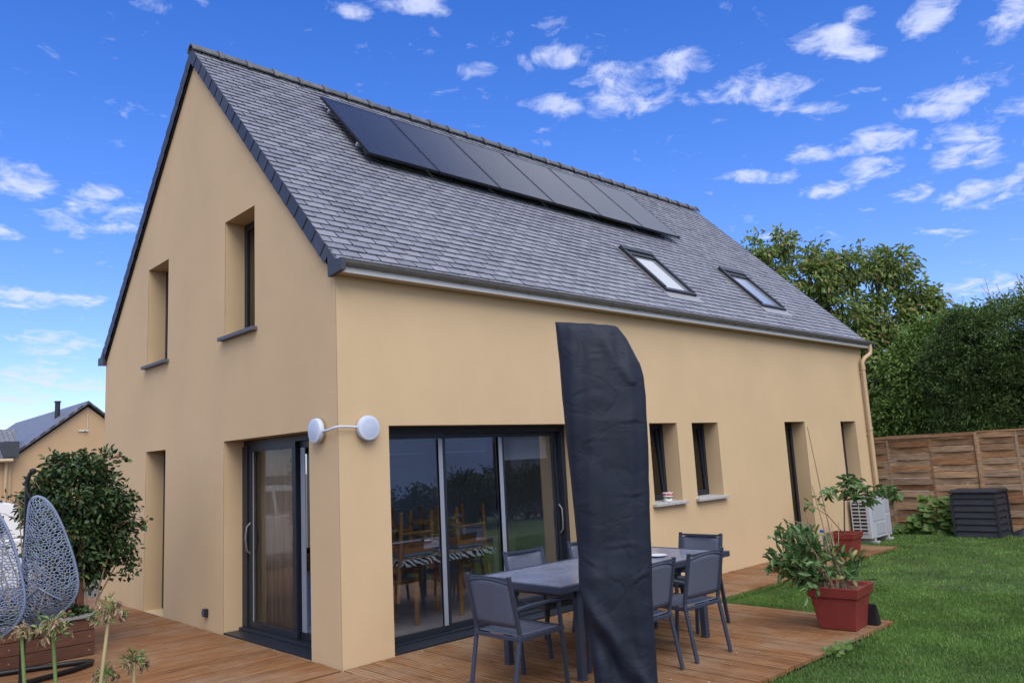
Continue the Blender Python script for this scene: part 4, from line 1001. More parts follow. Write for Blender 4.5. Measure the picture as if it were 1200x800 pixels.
for y in (ay0+.04, (ay0+ay1)/2, ay1-.035): s.box(ax0-.026,ax0-.0225,y,y+.016,az0+.08,az1-.04)
build('side_grille', s, M['acw'], ac)
M['acp'] = simple('unit_panel_grey', (.36,.38,.43), .5, var=.04)
s = MB(); s.box(ax0+.10,ax0+.62,ay0-.008,ay0-.001,az0+.30,az0+.60); build('upper_panel', s, M['acp'], ac, bevel=.003)
s = MB(); s.box(ax0+.22,ax0+.62,ay0-.008,ay0-.001,az0+.06,az0+.27); build('lower_panel', s, M['acp'], ac, bevel=.003)
s = MB()
for i in range(6): z = az0+.08+i*.032; s.box(ax0+.24,ax0+.60,ay0-.013,ay0-.0085,z,z+.008)
build('front_louvres', s, M['acw'], ac)
s = MB(); s.box(ax1-.22,ax1-.03,ay0-.009,ay0-.001,az0+.42,az1-.05); s.box(ax1-.22,ax1-.03,ay0-.009,ay0-.001,az0+.05,az0+.37); build('service_panel', s, simple('panel_grey', (.34,.36,.41), .5, var=.04), ac, bevel=.003)
for x in (ax0+.1, ax1-.2):
    s = MB(); s.box(x,x+.10,ay0-.05,ay1+.03,-.06,-.005); s.box(x+.02,x+.07,ay0+.0,ay1-.0,-.004,.039); build('foot', s, simple('foot_grey', (.40,.40,.42), .7), ac, bevel=.006)

# ------------------------------------------------------------------ pots with plants
M['terracotta'] = simple('red_plastic_pot', (.195,.032,.027), .5, 0, .4, var=.10, scale=9)
M['earth'] = simple('potting_soil', (.12,.065,.035), .95, var=.4, scale=40, bump=.8)
M['twig'] = simple('dry_twig', (.27,.20,.13), .85, var=.25, scale=20)
def square_pot(t, cx, cy, rot, b0, b1, h_, rim=.075):
    Mt = Matrix.Translation((cx,cy,0)) @ Matrix.Rotation(rot,4,'Z')
    s = MB()
    def ring(w, z): return [Mt @ Vector((sx*w/2, sy*w/2, z)) for sx, sy in ((-1,-1),(1,-1),(1,1),(-1,1))]
    wr = b0+(b1-b0)*((h_-rim)/h_)
    L_ = [ring(b0,.002), ring(wr,h_-rim), ring(wr+.035,h_-rim+.001), ring(b1+.04,h_), ring(b1+.008,h_), ring(b1-.02,h_-.05), ring(b1-.03,h_-.06)]
    vs = [p for q in L_ for p in q]; fs = [(3,2,1,0)]
    for i in range(len(L_)-1):
        for j in range(4): fs.append((i*4+j, i*4+(j+1) % 4, i*4+4+(j+1) % 4, i*4+4+j))
    s.add(vs, fs); build('pot', s, M['terracotta'], t, bevel=.008, seg=2)
    s = MB(); n_ = 12; vs = []
    for i in range(n_+1):
        for j in range(n_+1):
            p = Mt @ Vector(((i/n_-.5)*(b1-.022), (j/n_-.5)*(b1-.022), h_-.045)); p.z += .018*mn.noise(p*14); vs.append(p)
    s.add(vs, [(i*(n_+1)+j,(i+1)*(n_+1)+j,(i+1)*(n_+1)+j+1,i*(n_+1)+j+1) for i in range(n_) for j in range(n_)])
    build('soil', s, M['earth'], t, smooth=True, recalc=False)
p1 = thing('potted_laurel', 'square red pot with a leafy laurel and tall bamboo canes on the deck corner', 'potted plant', (3.84,-2.80,0))
square_pot(p1, 3.84, -2.80, R(6), .34, .46, .40, .10)
foc = []
pc0 = Vector((3.84,-2.80,.36))
s = MB()
import itertools
def sprig(mb, a, b, r=.007, k=3):
    mid = a.lerp(b,.5)+Vector((random.gauss(0,.03),random.gauss(0,.03),random.uniform(0,.06))); mb.tube([a, mid, b], [r, r*.75, r*.4], 5, cap=False); return mid
tips = []
# bushy part leans to the back-left
for i in range(34):
    e = Vector((3.63+random.gauss(0,.135), -2.56+random.gauss(0,.135), random.uniform(.46,.97)))
    e.z -= .25*abs((e-Vector((3.63,-2.56,e.z))).length-.1)
    sprig(s, pc0+Vector((-.06+random.gauss(0,.03),.06+random.gauss(0,.03),0)), e, .008); tips.append(e)
for i in range(4):
    e = Vector((3.92+random.gauss(0,.05), -2.94+random.gauss(0,.05), random.uniform(.50,.66))); sprig(s, pc0+Vector((.05,-.05,0)), e, .006); tips.append(e)
for i in range(6):
    e = Vector((3.46+random.gauss(0,.05), -2.37+random.gauss(0,.05), random.uniform(.55,.74))); sprig(s, pc0+Vector((-.1,.1,0)), e, .006); tips.append(e)
build('stems', s, M['twig'], p1, recalc=False)
cen = []; dr = []
for e in tips:
    for k in range(16):
        t = random.uniform(0,1)**.6; q = (pc0.lerp(e, .55+.45*t)); d_ = (e-pc0).normalized()
        cen.append(q+Vector((random.gauss(0,.035),random.gauss(0,.035),random.gauss(0,.03)))); dr.append(d_*.5+Vector((random.gauss(0,.6),random.gauss(0,.6),random.gauss(.1,.5))))
V, F = leaves(np.array([tuple(c) for c in cen]),   .108, .041, -.05, np.array([tuple(d) for d in dr]), .08)
np_obj('foliage', V, F, M['leaf_laurel'], p1)
s = MB()
for i in range(9):
    a = Vector((3.86+random.gauss(0,.035), -2.84+random.gauss(0,.035), .34)); e = Vector((3.80+random.gauss(0,.05), -2.78+random.gauss(0,.05), random.uniform(.75,1.05))); s.tube([a, a.lerp(e,.5)+Vector((random.gauss(0,.01),random.gauss(0,.01),0)), e], [.007,.005,.003], 5)
s.tube([(3.84,-2.84,.34),(3.76,-2.77,1.2),(3.70,-2.72,1.93)], [.007,.006,.004], 6)
s.tube([(3.82,-2.80,.34),(3.75,-2.74,1.0),(3.70,-2.70,1.35)], [.006,.005,.003], 6)
s.tube([(3.72,-2.74,.34),(3.66,-2.66,.8),(3.64,-2.64,1.12)], [.009,.007,.004], 6)
s.tube([(3.70,-2.72,.34),(3.74,-2.70,.8),(3.66,-2.62,.98),(3.55,-2.55,1.02)], [.008,.006,.005,.003], 6)
build('cane', s, M['twig'], p1, recalc=False)
s = MB(); s.prism([(4.03,.002),(4.03,.20),(4.05,.205),(4.12,.002)], -3.05, -2.93, 'y')
tag(build('door_wedge', s, M['black'], bevel=.006), 'small black object behind the front red pot on the deck corner', 'wedge')

p2 = thing('potted_shrub', 'square red pot with a spreading broad leaved shrub near the far door', 'potted plant', (8.60,-.76,0))
square_pot(p2, 8.60, -.76, R(4), .30, .40, .36, .09)
s = MB(); tips = []; a0 = Vector((8.60,-.76,.32))
for e in [(8.64,-.85,1.12),(8.72,-1.0,1.05),(8.85,-1.2,.99),(9.0,-1.38,.93),(8.45,-.62,1.0),(8.62,-.9,.98),(8.75,-1.12,.88),(8.92,-1.3,1.0),(8.7,-.95,1.16)]:
    e = Vector(e); m_ = Vector((8.63,-.80,.85)); s.tube([a0, m_, e], [.014,.010,.005], 6, cap=False); tips.append(e)
for e in [(8.35,-.48,.90),(8.30,-.42,.80)]:
    e = Vector(e); s.tube([a0, Vector((8.45,-.6,.62)), e], [.008,.006,.004], 5, cap=False); tips.append(e)
build('stems', s, simple('brown_stem', (.10,.06,.04), .8), p2, recalc=False)
cen = []; dr = []
for i_, e in enumerate(tips):
    for k in range(24 if i_ < 9 else 7):
        cen.append(e+Vector((random.gauss(0,.07),random.gauss(0,.07),random.gauss(0,.045)))); dr.append(Vector((random.gauss(0,.7)+.1,random.gauss(0,.7)-.2,random.gauss(-.25,.3))))
V, F = leaves(np.array([tuple(c) for c in cen]), .15, .058, .15, np.array([tuple(d) for d in dr]), .06)
np_obj('foliage', V, F, M['leaf_laurel'], p2)
s = MB(); s.tube([(8.40,-.50,.02),(8.39,-.50,.36)], .008, 8); s.box(8.36,8.42,-.53,-.47,.361,.41)
tag(build('garden_stake', s, simple('blue_plastic', (.03,.10,.38), .4), bevel=.006), 'small blue topped garden stake just left of the rear red pot', 'garden stake')

# crumbs and fallen petals under the table, on deck
s = MB()
for i in range(46):
    x, y = random.uniform(.6,3.4), random.uniform(-2.9,-.5); sz = random.uniform(.008,.018); a = random.uniform(0,PI)
    Mt = Matrix.Translation((x,y,.004)) @ Matrix.Rotation(a,4,'Z'); s.add([Mt @ Vector(p) for p in ((-sz,-sz*.4,0),(sz*.2,-sz*.6,.003),(sz,0,.001),(0,sz*.5,.005))], [(0,1,2,3)])
tag(build('fallen_petals', s, simple('dry_petal', (.5,.42,.32), .9, var=.3), recalc=False), 'scattered dry petals and crumbs on the deck under the table', 'petals', kind='stuff')
# clover weed at deck edge
wd_ = thing('clover_tuft', 'small tuft of pale clover growing over the front deck edge', 'weed', (2.95,-3.14,-.05))
cs = [(2.95+random.gauss(0,.12), -3.14+random.gauss(0,.04), random.uniform(0,.035)) for _ in range(60)]
broad(cs, .020, 'leaves', wd_, M['leaf_vine'])

# ------------------------------------------------------------------ planter and climbing shrub by the gable
M['planterwood'] = island('dark_red_stained_boards', [(0,(.075,.030,.020)),(.5,(.115,.048,.030)),(1,(.095,.045,.032))], .6, .35, (6,.35), stretch=(1,6,14), bump=.4)
pl = thing('wooden_planter', 'raised dark red wooden planter box on the deck under the leafy climber', 'planter', (-2.1,3.2,0))
px0, px1, py0, py1 = -3.3, -1.24, 2.78, 3.62
s = MB()
for i, z in enumerate((.004, .130, .256)):
    s.box(px0,px1,py0,py0+.028,z,z+.120); s.box(px0,px1,py1-.028,py1,z,z+.120)
    s.box(px1-.028,px1,py0+.029,py1-.029,z,z+.120); s.box(px0,px0+.028,py0+.029,py1-.029,z,z+.120)
build('boards', s, M['planterwood'], pl, bevel=.004)
s = MB(); s.box(px0-.02,px1+.02,py0-.025,py0+.075,.377,.402); s.box(px0-.02,px1+.02,py1-.075,py1+.025,.377,.402); s.box(px1-.08,px1+.02,py0+.0755,py1-.0755,.377,.402)
build('capping', s, simple('silvered_capping_board', (.22,.21,.21), .7, var=.2, scale=6, stretch=(1,8,8)), pl, bevel=.004)
s = MB()
for x in (px1-.05, -2.0, -2.7):
    for z in (.06,.19,.32): s.lathe([(0,py0-.003),(.008,py0-.003),(.008,py0+.0),(0,py0+.0)], (x,0,z), 8, 'y')
build('screws', s, simple('screw_steel', (.4,.4,.4), .4, .8), pl)
s = MB(); s.box(px0+.03,px1-.03,py0+.03,py1-.03,.30,.36); build('soil', s, M['earth'], pl)
s = MB(); s.box(-1.36,-1.29,3.0,3.07,.361,1.25); build('stake', s, M['planterwood'], pl, bevel=.005)

cb_ = thing('climber_shrub', 'dense dark green leafy climber growing out of the wooden planter beside the gable', 'shrub', (-1.6,3.2,.36))
cl = []
for i in range(60):
    z = random.uniform(.55,1.87); x = random.uniform(-1.72,-.98) if z > .9 else random.uniform(-1.6,-1.1); y = random.uniform(2.95,3.45)
    cl.append((x,y,z,.17))
for i in range(14): cl.append((random.uniform(-1.62,-1.05),random.uniform(2.95,3.4),random.uniform(1.86,1.98),.12))
for i in range(11): cl.append((random.uniform(-1.05,-.82),random.uniform(2.9,3.3),random.uniform(.75,1.6),.10))
foliage('foliage', cb_, M['leaf_cover'], cl, 1500, 9, .066, .036, .35, .05, shell=.25)
s = MB()
for i in range(26):
    a = Vector((random.uniform(-1.95,-1.2),random.uniform(2.95,3.3),.36)); e = Vector((a.x+random.gauss(0,.25),a.y+random.gauss(0,.1),random.uniform(1.0,1.8))); s.tube([a,a.lerp(e,.5)+Vector((random.gauss(0,.08),0,0)),e],[.010,.008,.004],5,cap=False)
cen = []; dr = []
for i in range(38):   # runners sticking out
    a_ = random.uniform(-.2,PI+.2) if i < 20 else random.uniform(-.6,.5); c0 = Vector((-1.45+.48*math.cos(a_),2.95+random.uniform(0,.3),1.25+.55*math.sin(a_)))
    L_ = random.uniform(.12,.34); e = c0+Vector((math.cos(a_)*L_, random.gauss(0,.05), math.sin(a_)*L_*.8+random.uniform(-.06,.06))); s.tube([c0,c0.lerp(e,.5)+Vector((0,0,.03)),e],[.004,.003,.002],4,cap=False)
    if random.random() < .7:
        for k in range(7): cen.append(c0.lerp(e,.3+.7*k/6)+Vector((random.gauss(0,.015),random.gauss(0,.015),random.gauss(0,.015)))); dr.append(Vector((random.gauss(0,.5)+.3,random.gauss(0,.5),random.gauss(-.1,.4))))
build('stems', s, M['twig'], cb_, recalc=False)
V, F = leaves(np.array([tuple(c) for c in cen]), .06, .03, .2, np.array([tuple(d) for d in dr]), .1)
np_obj('runner_leaves', V, F, M['leaf_cover'], cb_)
s = MB(); cs = rnd_clumps(0,(0,0),(0,0),(0,0),0)
low = thing('ground_ivy', 'low dark ivy growing on the soil of the wooden planter', 'ivy', (-1.9,3.0,.36))
cl = [(random.uniform(-3.1,-1.3),random.uniform(2.84,3.3),.40,.10) for _ in range(34)]
foliage('foliage', low, M['leaf_cover'], cl, 420, 8, .05, .035, .2, .04, shell=.2)

# ------------------------------------------------------------------ hanging wicker chair
eg = thing('hanging_egg_chair', 'folding hanging chair of blue grey woven rattan halves on a black stand', 'hanging chair', (-2.1,1.8,0))
M['rattan'] = simple('blue_grey_rattan', (.145,.185,.285), .5, 0, .5, var=.12, scale=30)
def in_poly(x, y, P):
    c = False; n_ = len(P)
    for i in range(n_):
        x1, y1 = P[i]; x2, y2 = P[(i+1) % n_]
        if (y1 > y) != (y2 > y) and x < (x2-x1)*(y-y1)/(y2-y1)+x1: c = not c
    return c
def smooth_poly(P, it=3):
    for _ in range(it):
        Q = []
        for i in range(len(P)):
            a, b_ = P[i], P[(i+1) % len(P)]; Q += [(a[0]*.75+b_[0]*.25, a[1]*.75+b_[1]*.25), (a[0]*.25+b_[0]*.75, a[1]*.25+b_[1]*.75)]
        P = Q
    return P
def shell(outline, origin, face, bulge, cell=.0245, chev=True):
    fu = Vector((.86,-.51,0)) if face == 0 else Vector((.78,-.62,0)); fz = Vector((0,0,1)); fn = Vector((-.51,-.86,0)) if face == 0 else Vector((-.62,-.78,0))
    P = smooth_poly(outline); cxx = sum(p[0] for p in P)/len(P); czz = sum(p[1] for p in P)/len(P)
    xs = [p[0] for p in P]; zs_ = [p[1] for p in P]
    def edist(x, z): return min(math.hypot(x-p[0], z-p[1]) for p in P)
    def W3(x, z):
        d = edist(x, z); b_ = bulge*(1-math.exp(-d/.13)); return Vector(origin)+fu*x+fz*z+fn*b_
    rim = MB(); rr = [Vector(origin)+fu*x+fz*z for x, z in P]; rr.append(rr[0]); rim.tube(rr, .0135, 8, cap=False)
    ro = build('rattan_half', rim, M['rattan'], eg, smooth=True)
    pts = []
    x = min(xs)
    while x < max(xs):
        z = min(zs_)
        while z < max(zs_):
            a, b_ = x+random.uniform(-.45,.45)*cell, z+random.uniform(-.45,.45)*cell
            if in_poly(a, b_, P) and edist(a, b_) > .010: pts.append((a, b_))
            z += cell
        x += cell
    nb = len(P); co_ = [Vector(p) for p in P]+[Vector(p) for p in pts]
    r = delaunay_2d_cdt(co_, [(i,(i+1) % nb) for i in range(nb)], [list(range(nb))], 1, 1e-5)
    vs, fs = r[0], r[2]; cent = [sum((vs[i] for i in f), Vector((0,0)))/len(f) for f in fs]
    em = {}
    for k, f in enumerate(fs):
        for i in range(len(f)): em.setdefault(tuple(sorted((f[i], f[(i+1) % len(f)]))), []).append(k)
    wb = MB()
    for e, ks in em.items():
        if len(ks) == 2: a, b_ = cent[ks[0]], cent[ks[1]]
        else: a = cent[ks[0]]; b_ = (vs[e[0]]+vs[e[1]])/2
        if (a-b_).length < 1e-4: continue
        wb.tube([W3(a.x,a.y), W3(b_.x,b_.y)], .0048, 4, cap=False)
    # a second set of loose crossing strands
    for k in range(70):
        a = random.choice(pts); t = random.uniform(0, PI); q = []
        for i in range(7):
            u, w_ = a[0]+math.cos(t)*i*.018, a[1]+math.sin(t)*i*.018
            if not in_poly(u, w_, P): break
            q.append(W3(u, w_)+fn*.006); t += random.uniform(-.35,.35)
        if len(q) > 2: wb.tube(q, .0042, 4, cap=False)
    build('weave', wb, M['rattan'], ro, smooth=False, recalc=False)
    if chev:
        cv = MB(); zc = czz-.22
        a = [(cxx-.17,zc-.12),(cxx+.0,zc+.03),(cxx+.17,zc-.10)]
        for p, q in zip(a[:-1], a[1:]):
            L2 = [W3(p[0]+(q[0]-p[0])*t, p[1]+(q[1]-p[1])*t)+fn*.01 for t in (0,.25,.5,.75,1)]; cv.tube(L2, .008, 6)
        build('braid', cv, M['rattan'], ro)
S_ = 1/131.
OR = [(37,583),(49,588),(61,606),(73,636),(82,664),(87,690),(82,706),(70,718),(55,726),(40,731),(27,724),(24,700),(26,670),(29,640),(30,610),(31,590)]
shell([((x-55)*S_, (728-y)*S_) for x, y in OR], (-1.93,1.70,.555), 0, .17)
OL = [(-30,592),(-14,598),(0,618),(12,645),(22,680),(28,712),(20,733),(5,746),(-20,754),(-48,748),(-66,722),(-64,690),(-56,650),(-44,610)]
shell([((x+20)*S_*.94, (750-y)*S_*.94) for x, y in OL], (-2.445,1.565,.51), 1, .17)
s = MB(); s.tube([(-2.06,1.95,.02),(-2.07,1.93,1.0),(-2.09,1.89,1.80),(-2.075,1.87,1.86),(-2.05,1.86,1.875)], [.024,.024,.020,.018,.018], 10)
s.lathe([(0,-.03),(.026,-.018),(.03,.0),(.026,.018),(0,.03)], (-2.055,1.86,1.88), 12)
s.tube([(-2.12,1.85,1.79),(-2.11,1.80,1.70),(-2.09,1.76,1.64)], .008, 6)
build('pole', s, M['black_steel'], eg, smooth='auto')
s = MB(); s.tube([(-3.4,2.72,.03),(-2.6,2.66,.03),(-2.0,2.55,.03),(-1.6,2.43,.03),(-1.44,2.37,.03),(-1.39,2.31,.03),(-1.43,2.22,.03),(-1.6,2.10,.03),(-2.06,1.93,.03),(-2.5,1.62,.03),(-3.1,1.1,.03)], .024, 10)
build('base_ring', s, M['black_steel'], eg, smooth='auto')

# ------------------------------------------------------------------ agapanthus in the foreground
M['agstem'] = simple('agapanthus_stem', (.13,.20,.055), .5, var=.15); M['agdry'] = simple('dry_agapanthus_stem', (.33,.26,.13), .6, var=.15)
M['agcap'] = leafmat('agapanthus_capsules', [(0,(.12,.20,.05)),(.5,(.18,.27,.08)),(1,(.24,.30,.12))], .5, .2)
M['agpet'] = leafmat('withered_petals', [(0,(.20,.12,.07)),(.5,(.40,.29,.18)),(1,(.55,.43,.30))], .8, .3)
def agap(label, head, base, r, dry, green, drop=.5):
    t = thing('agapanthus', label, 'flower', base, 0, 'fading agapanthus flowers in the foreground')
    head = Vector(head); base = Vector(base); s = MB()
    s.tube([base, base.lerp(head,.5)+Vector((.01,.0,0)), head], [.0085,.007,.0055], 8, cap=False); build('stem', s, M['agdry'] if dry else M['agstem'], t, smooth=True, recalc=False)
    pd = MB(); cc, cd, pc_, pd_ = [], [], [], []
    for i in range(34):
        th_, ph = random.uniform(0,2*PI), random.uniform(-.25,1.25); d = Vector((math.cos(th_)*math.cos(ph), math.sin(th_)*math.cos(ph), math.sin(ph)))
        e = head+d*r*random.uniform(.5,1); e.z -= drop*r*math.cos(ph)*random.random(); m_ = head.lerp(e,.5)+Vector((0,0,r*.15)); pd.tube([head, m_, e], [.0018,.0014,.0012], 4, cap=False)
        g = random.random() < green
        for k in range(3 if g else 5):
            tgt = (cc, cd) if g else (pc_, pd_)
            tgt[0].append(e); tgt[1].append(d*(.8 if g else .2)+Vector((random.gauss(0,.3),random.gauss(0,.3),-.1 if g else -.9)))
    build('flower_head', pd, M['agdry'] if green < .3 else M['agstem'], t, recalc=False)
    ho = [q for q in bpy.data.objects if q.parent == t and q.name.startswith('flower_head')][0]
    if cc:
        V, F = leaves(np.array([tuple(c) for c in cc]), r*.42, r*.13, 0, np.array([tuple(d) for d in cd]), .1); np_obj('capsules', V, F, M['agcap'], ho)
    V, F = leaves(np.array([tuple(c) for c in pc_]), r*.50, r*.10, .3, np.array([tuple(d) for d in pd_]), .3); np_obj('petals', V, F, M['agpet'], ho)
agap('wide green and tan drooping head on a straight green stem', (-3.09,-3.32,1.285), (-3.02,-3.42,-.06), .062, False, .45, .9)
agap('brown withered bud on a green stem at the left of the drooping green head', (-3.165,-3.25,1.275), (-3.10,-3.40,-.06), .030, False, .1, .2)
agap('dry flower head on a leaning tan stem, in front of the climber and gable wall', (-2.955,-3.46,1.325), (-3.16,-3.62,-.06), .052, True, .35, .6)
agap('low greenish brown flower head just right of the leaning dry stem', (-2.885,-3.49,1.155), (-2.90,-3.55,-.06), .045, True, .5, .7)
agap('lowest drooping flower head between the dry stem and the low greenish head', (-2.95,-3.43,1.12), (-2.97,-3.5,-.06), .040, True, .35, .8)
agap('small pale flower head cut by the left edge of the picture', (-3.235,-3.21,1.262), (-3.24,-3.3,-.06), .026, True, .4, .5)
def strap_leaves(n_, cx, cy):
    V = []; F = []; k = 0
    for i in range(n_):
        x, y = cx+random.gauss(0,.28), cy+random.gauss(0,.07); a = random.uniform(0,2*PI); L_ = random.uniform(.3,.5); w_ = .013; sd_ = Vector((-math.sin(a),math.cos(a),0))*w_
        for t in range(6):
            u = t/5; p = Vector((x,y,-.05))+Vector((math.cos(a),math.sin(a),0))*L_*.55*u+Vector((0,0,L_*(u*1.2-.55*u*u))); q = sd_*(1-.8*u**3)
            V += [tuple(p-q), tuple(p+q)]
        for t in range(5): F.append((k+2*t,k+2*t+1,k+2*t+3,k+2*t+2))
        k += 12
    return np.array(V), np.array(F)
V, F = strap_leaves(160, -3.05, -3.55)
al = np_obj('agapanthus_leaves', V, F, M['leaf_mid']); tag(al, 'clump of strap leaves at the foot of the agapanthus stems', 'leaves', kind='stuff')

# ------------------------------------------------------------------ white car beyond the planter
car = thing('parked_car', 'white car parked beyond the planter, seen behind the rattan chair', 'car', (-3.1,8.9,-.1))
M['carwhite'] = simple('white_car_paint', (.62,.64,.68), .22, 0, .6, var=.02, coat=.6)
cy0, cy1 = 8.0, 9.75
body = [(-5.25,.18),(-5.28,.62),(-5.05,.80),(-4.2,.93),(-.76,.95),(-.70,.80),(-.68,.30),(-.78,.18)]
s = MB(); s.prism(body, cy0, cy1, 'y'); build('body', s, M['carwhite'], car, bevel=.05, seg=3)
s = MB(); cabin = [(-4.25,.94),(-3.5,1.43),(-3.2,1.50),(-1.15,1.53),(-.92,1.48),(-.77,.955)]
n_ = len(cabin); s.add([(x, cy0+.04+ (z-.94)*.28, z) for x, z in cabin]+[(x, cy1-.04-(z-.94)*.28, z) for x, z in cabin], [list(range(n_)), list(range(2*n_-1,n_-1,-1))]+[[i,i+n_,(i+1) % n_+n_,(i+1) % n_] for i in range(n_)])
build('cabin', s, M['carwhite'], car, bevel=.03, seg=3)
M['carglass'] = simple('car_glass', (.012,.014,.018), .05, 0, .8, var=0)
def sidewin(poly):
    s = MB(); k = len(poly); f = lambda z, o: cy0+.04+(z-.94)*.28-o
    s.add([(x, f(z,.012), z) for x, z in poly]+[(x, f(z,-.01), z) for x, z in poly], [list(range(k)), list(range(2*k-1,k-1,-1))]+[[i,i+k,(i+1) % k+k,(i+1) % k] for i in range(k)]); build('window', s, M['carglass'], car)
sidewin([(-4.05,.98),(-3.45,1.37),(-2.95,1.40),(-2.95,.98)]); sidewin([(-2.88,.98),(-2.88,1.40),(-2.05,1.40),(-2.05,.98)]); sidewin([(-1.97,.98),(-1.97,1.40),(-1.22,1.38),(-1.05,1.15),(-1.10,.98)])
s = MB(); s.box(-.86,-.80,cy0+.3,cy1-.3,1.03,1.36); build('rear_window', s, M['carglass'], car)
s = MB(); s.box(-.80,-.672,cy0+.01,cy0+.16,.70,.93); build('tail_light', s, simple('tail_light_red', (.10,.03,.02), .2), car, bevel=.02)
s = MB(); s.box(-.80,-.672,cy1-.16,cy1-.01,.70,.93); build('tail_light', s, simple('tail_light_red', (.10,.03,.02), .2), car, bevel=.02)
for x in (-4.45,-1.60):
    for y in (cy0-.01, cy1-.19):
        s = MB(); s.lathe([(.0,y),(.30,y),(.315,y+.02),(.315,y+.18),(.30,y+.2),(0,y+.2)], (x,0,.20), 28, 'y'); wh = build('wheel', s, M['black'], car)
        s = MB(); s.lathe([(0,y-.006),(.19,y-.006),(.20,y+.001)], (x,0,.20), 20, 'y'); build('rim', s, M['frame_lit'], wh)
s = MB(); s.tube([(-3.4,cy0+.2,1.50),(-3.3,cy0+.2,1.535),(-1.3,cy0+.2,1.565),(-1.1,cy0+.2,1.53)], .014, 6); build('roof_rail', s, M['black'], car)

# ------------------------------------------------------------------ neighbour's house at the left
M['stucco2'] = stucco('ochre_stucco_neighbour', (.46,.315,.185))
nh = thing('neighbour_house', 'distant ochre gabled house with slate roof and small chimney pipe', 'house', (6.4,38,-.1))
nx, nxw, nz0, nzr, ny0, ny1 = 6.45, 2.95, 2.88, 5.22, 32., 46.
s = MB(); P = [(nx-nxw+.12,-.2),(nx+nxw-.12,-.2),(nx+nxw-.12,nz0+.0),(nx,nzr-.12),(nx-nxw+.12,nz0+.0)]; s.prism(P, ny0, ny1, 'y'); build('wall', s, M['stucco2'], nh)
s = MB()
def nslope(sg):
    a = (nx, nzr); b_ = (nx+sg*(nxw+.12), nz0-.10)
    s.add([(a[0],ny0-.12,a[1]),(a[0],ny1+.1,a[1]),(b_[0],ny1+.1,b_[1]),(b_[0],ny0-.12,b_[1]),(a[0],ny0-.12,a[1]+.14),(a[0],ny1+.1,a[1]+.14),(b_[0],ny1+.1,b_[1]+.14),(b_[0],ny0-.12,b_[1]+.14)],
          [(0,1,2,3),(7,6,5,4),(0,4,5,1),(1,5,6,2),(2,6,7,3),(3,7,4,0)])
nslope(-1); nslope(1)
def slatebrick():
    m, nt, b = mat('distant_slate'); b.inputs['Roughness'].default_value = .5
    tc = N(nt, 'ShaderNodeTexCoord'); mp = N(nt, 'ShaderNodeMapping'); mp.inputs['Rotation'].default_value = (0,0,R(90)); L(nt, tc, 'Object', mp, 'Vector')
    bk = N(nt, 'ShaderNodeTexBrick'); bk.inputs['Scale'].default_value = 1; bk.inputs['Brick Width'].default_value = .35; bk.inputs['Row Height'].default_value = .18; bk.inputs['Mortar Size'].default_value = .012
    bk.inputs['Color1'].default_value = (.13,.14,.17,1); bk.inputs['Color2'].default_value = (.17,.175,.20,1); bk.inputs['Mortar'].default_value = (.05,.05,.06,1); L(nt, mp, 0, bk, 'Vector'); L(nt, bk, 0, b, 'Base Color'); return m
M['slate_far'] = slatebrick(); build('roof', s, M['slate_far'], nh)
s = MB(); s.beam((nx,ny0-.135,nzr+.02),(nx-nxw-.14,ny0-.135,nz0-.07),.03,.20,(0,1,0)); s.beam((nx,ny0-.135,nzr+.02),(nx+nxw+.14,ny0-.135,nz0-.07),.03,.20,(0,1,0)); build('verge_board', s, M['slate_dark'], nh)
s = MB(); s.tube([(5.72,34.0,4.2),(5.72,34.0,5.45)], .11, 10); s.tube([(5.72,34.0,5.45),(5.72,34.0,5.52)], .14, 10); build('chimney', s, M['black'], nh)
s = MB(); s.box(nx-.35,nx+.05,ny0-.06,ny0-.002,4.0,4.06); s.tube([(nx-.1,ny0-.06,4.03),(nx-.1,ny0-.3,4.03)], .03, 6); s.tube([(nx,ny0-.03,4.1),(nx,ny0-.03,5.0)], .015, 6); build('bracket', s, M['fascia'], nh)
# lower wing
s = MB(); s.prism([(31.9,-.2),(31.9,2.95),(33.9,4.05),(35.9,2.95),(35.9,-.2)], -7, nx-nxw+.10, 'x'); build('wing_wall', s, M['stucco2'], nh)
s = MB()
for ye, yr in ((31.6, 33.9), (36.2, 33.9)):
    s.add([(-7.1,ye,2.80),(3.62,ye,2.80),(4.1,yr,4.10),(-7.1,yr,4.10),(-7.1,ye,2.93),(3.62,ye,2.93),(4.1,yr,4.24),(-7.1,yr,4.24)], [(0,1,2,3),(7,6,5,4),(0,4,5,1),(1,5,6,2),(2,6,7,3),(3,7,4,0)])
build('wing_roof', s, M['slate_far'], nh)
s = MB(); s.box(3.22,3.78,31.55,33.0,2.95,3.60); build('dormer', s, M['slate_dark'], nh)
s = MB(); s.tube([(-7,31.5,2.82),(3.55,31.5,2.82)], .07, 8); s.tube([(3.38,31.7,2.8),(3.38,31.8,2.5),(3.38,31.85,-.1)], .06, 8); build('downpipe', s, M['pipe'], nh)

# garden hedge row beyond the car
bh = thing('far_hedge', 'low green hedge far behind the parked car at the left edge', 'hedge', (-4,15,-.1))
cl = [(random.uniform(-12,-.5),15+random.uniform(-.4,.4),random.uniform(.2,.9),.35) for _ in range(60)]
foliage('foliage', bh, M['leaf_dark'], cl, 900, 9, .12, .05, .2, .14, shell=.3)

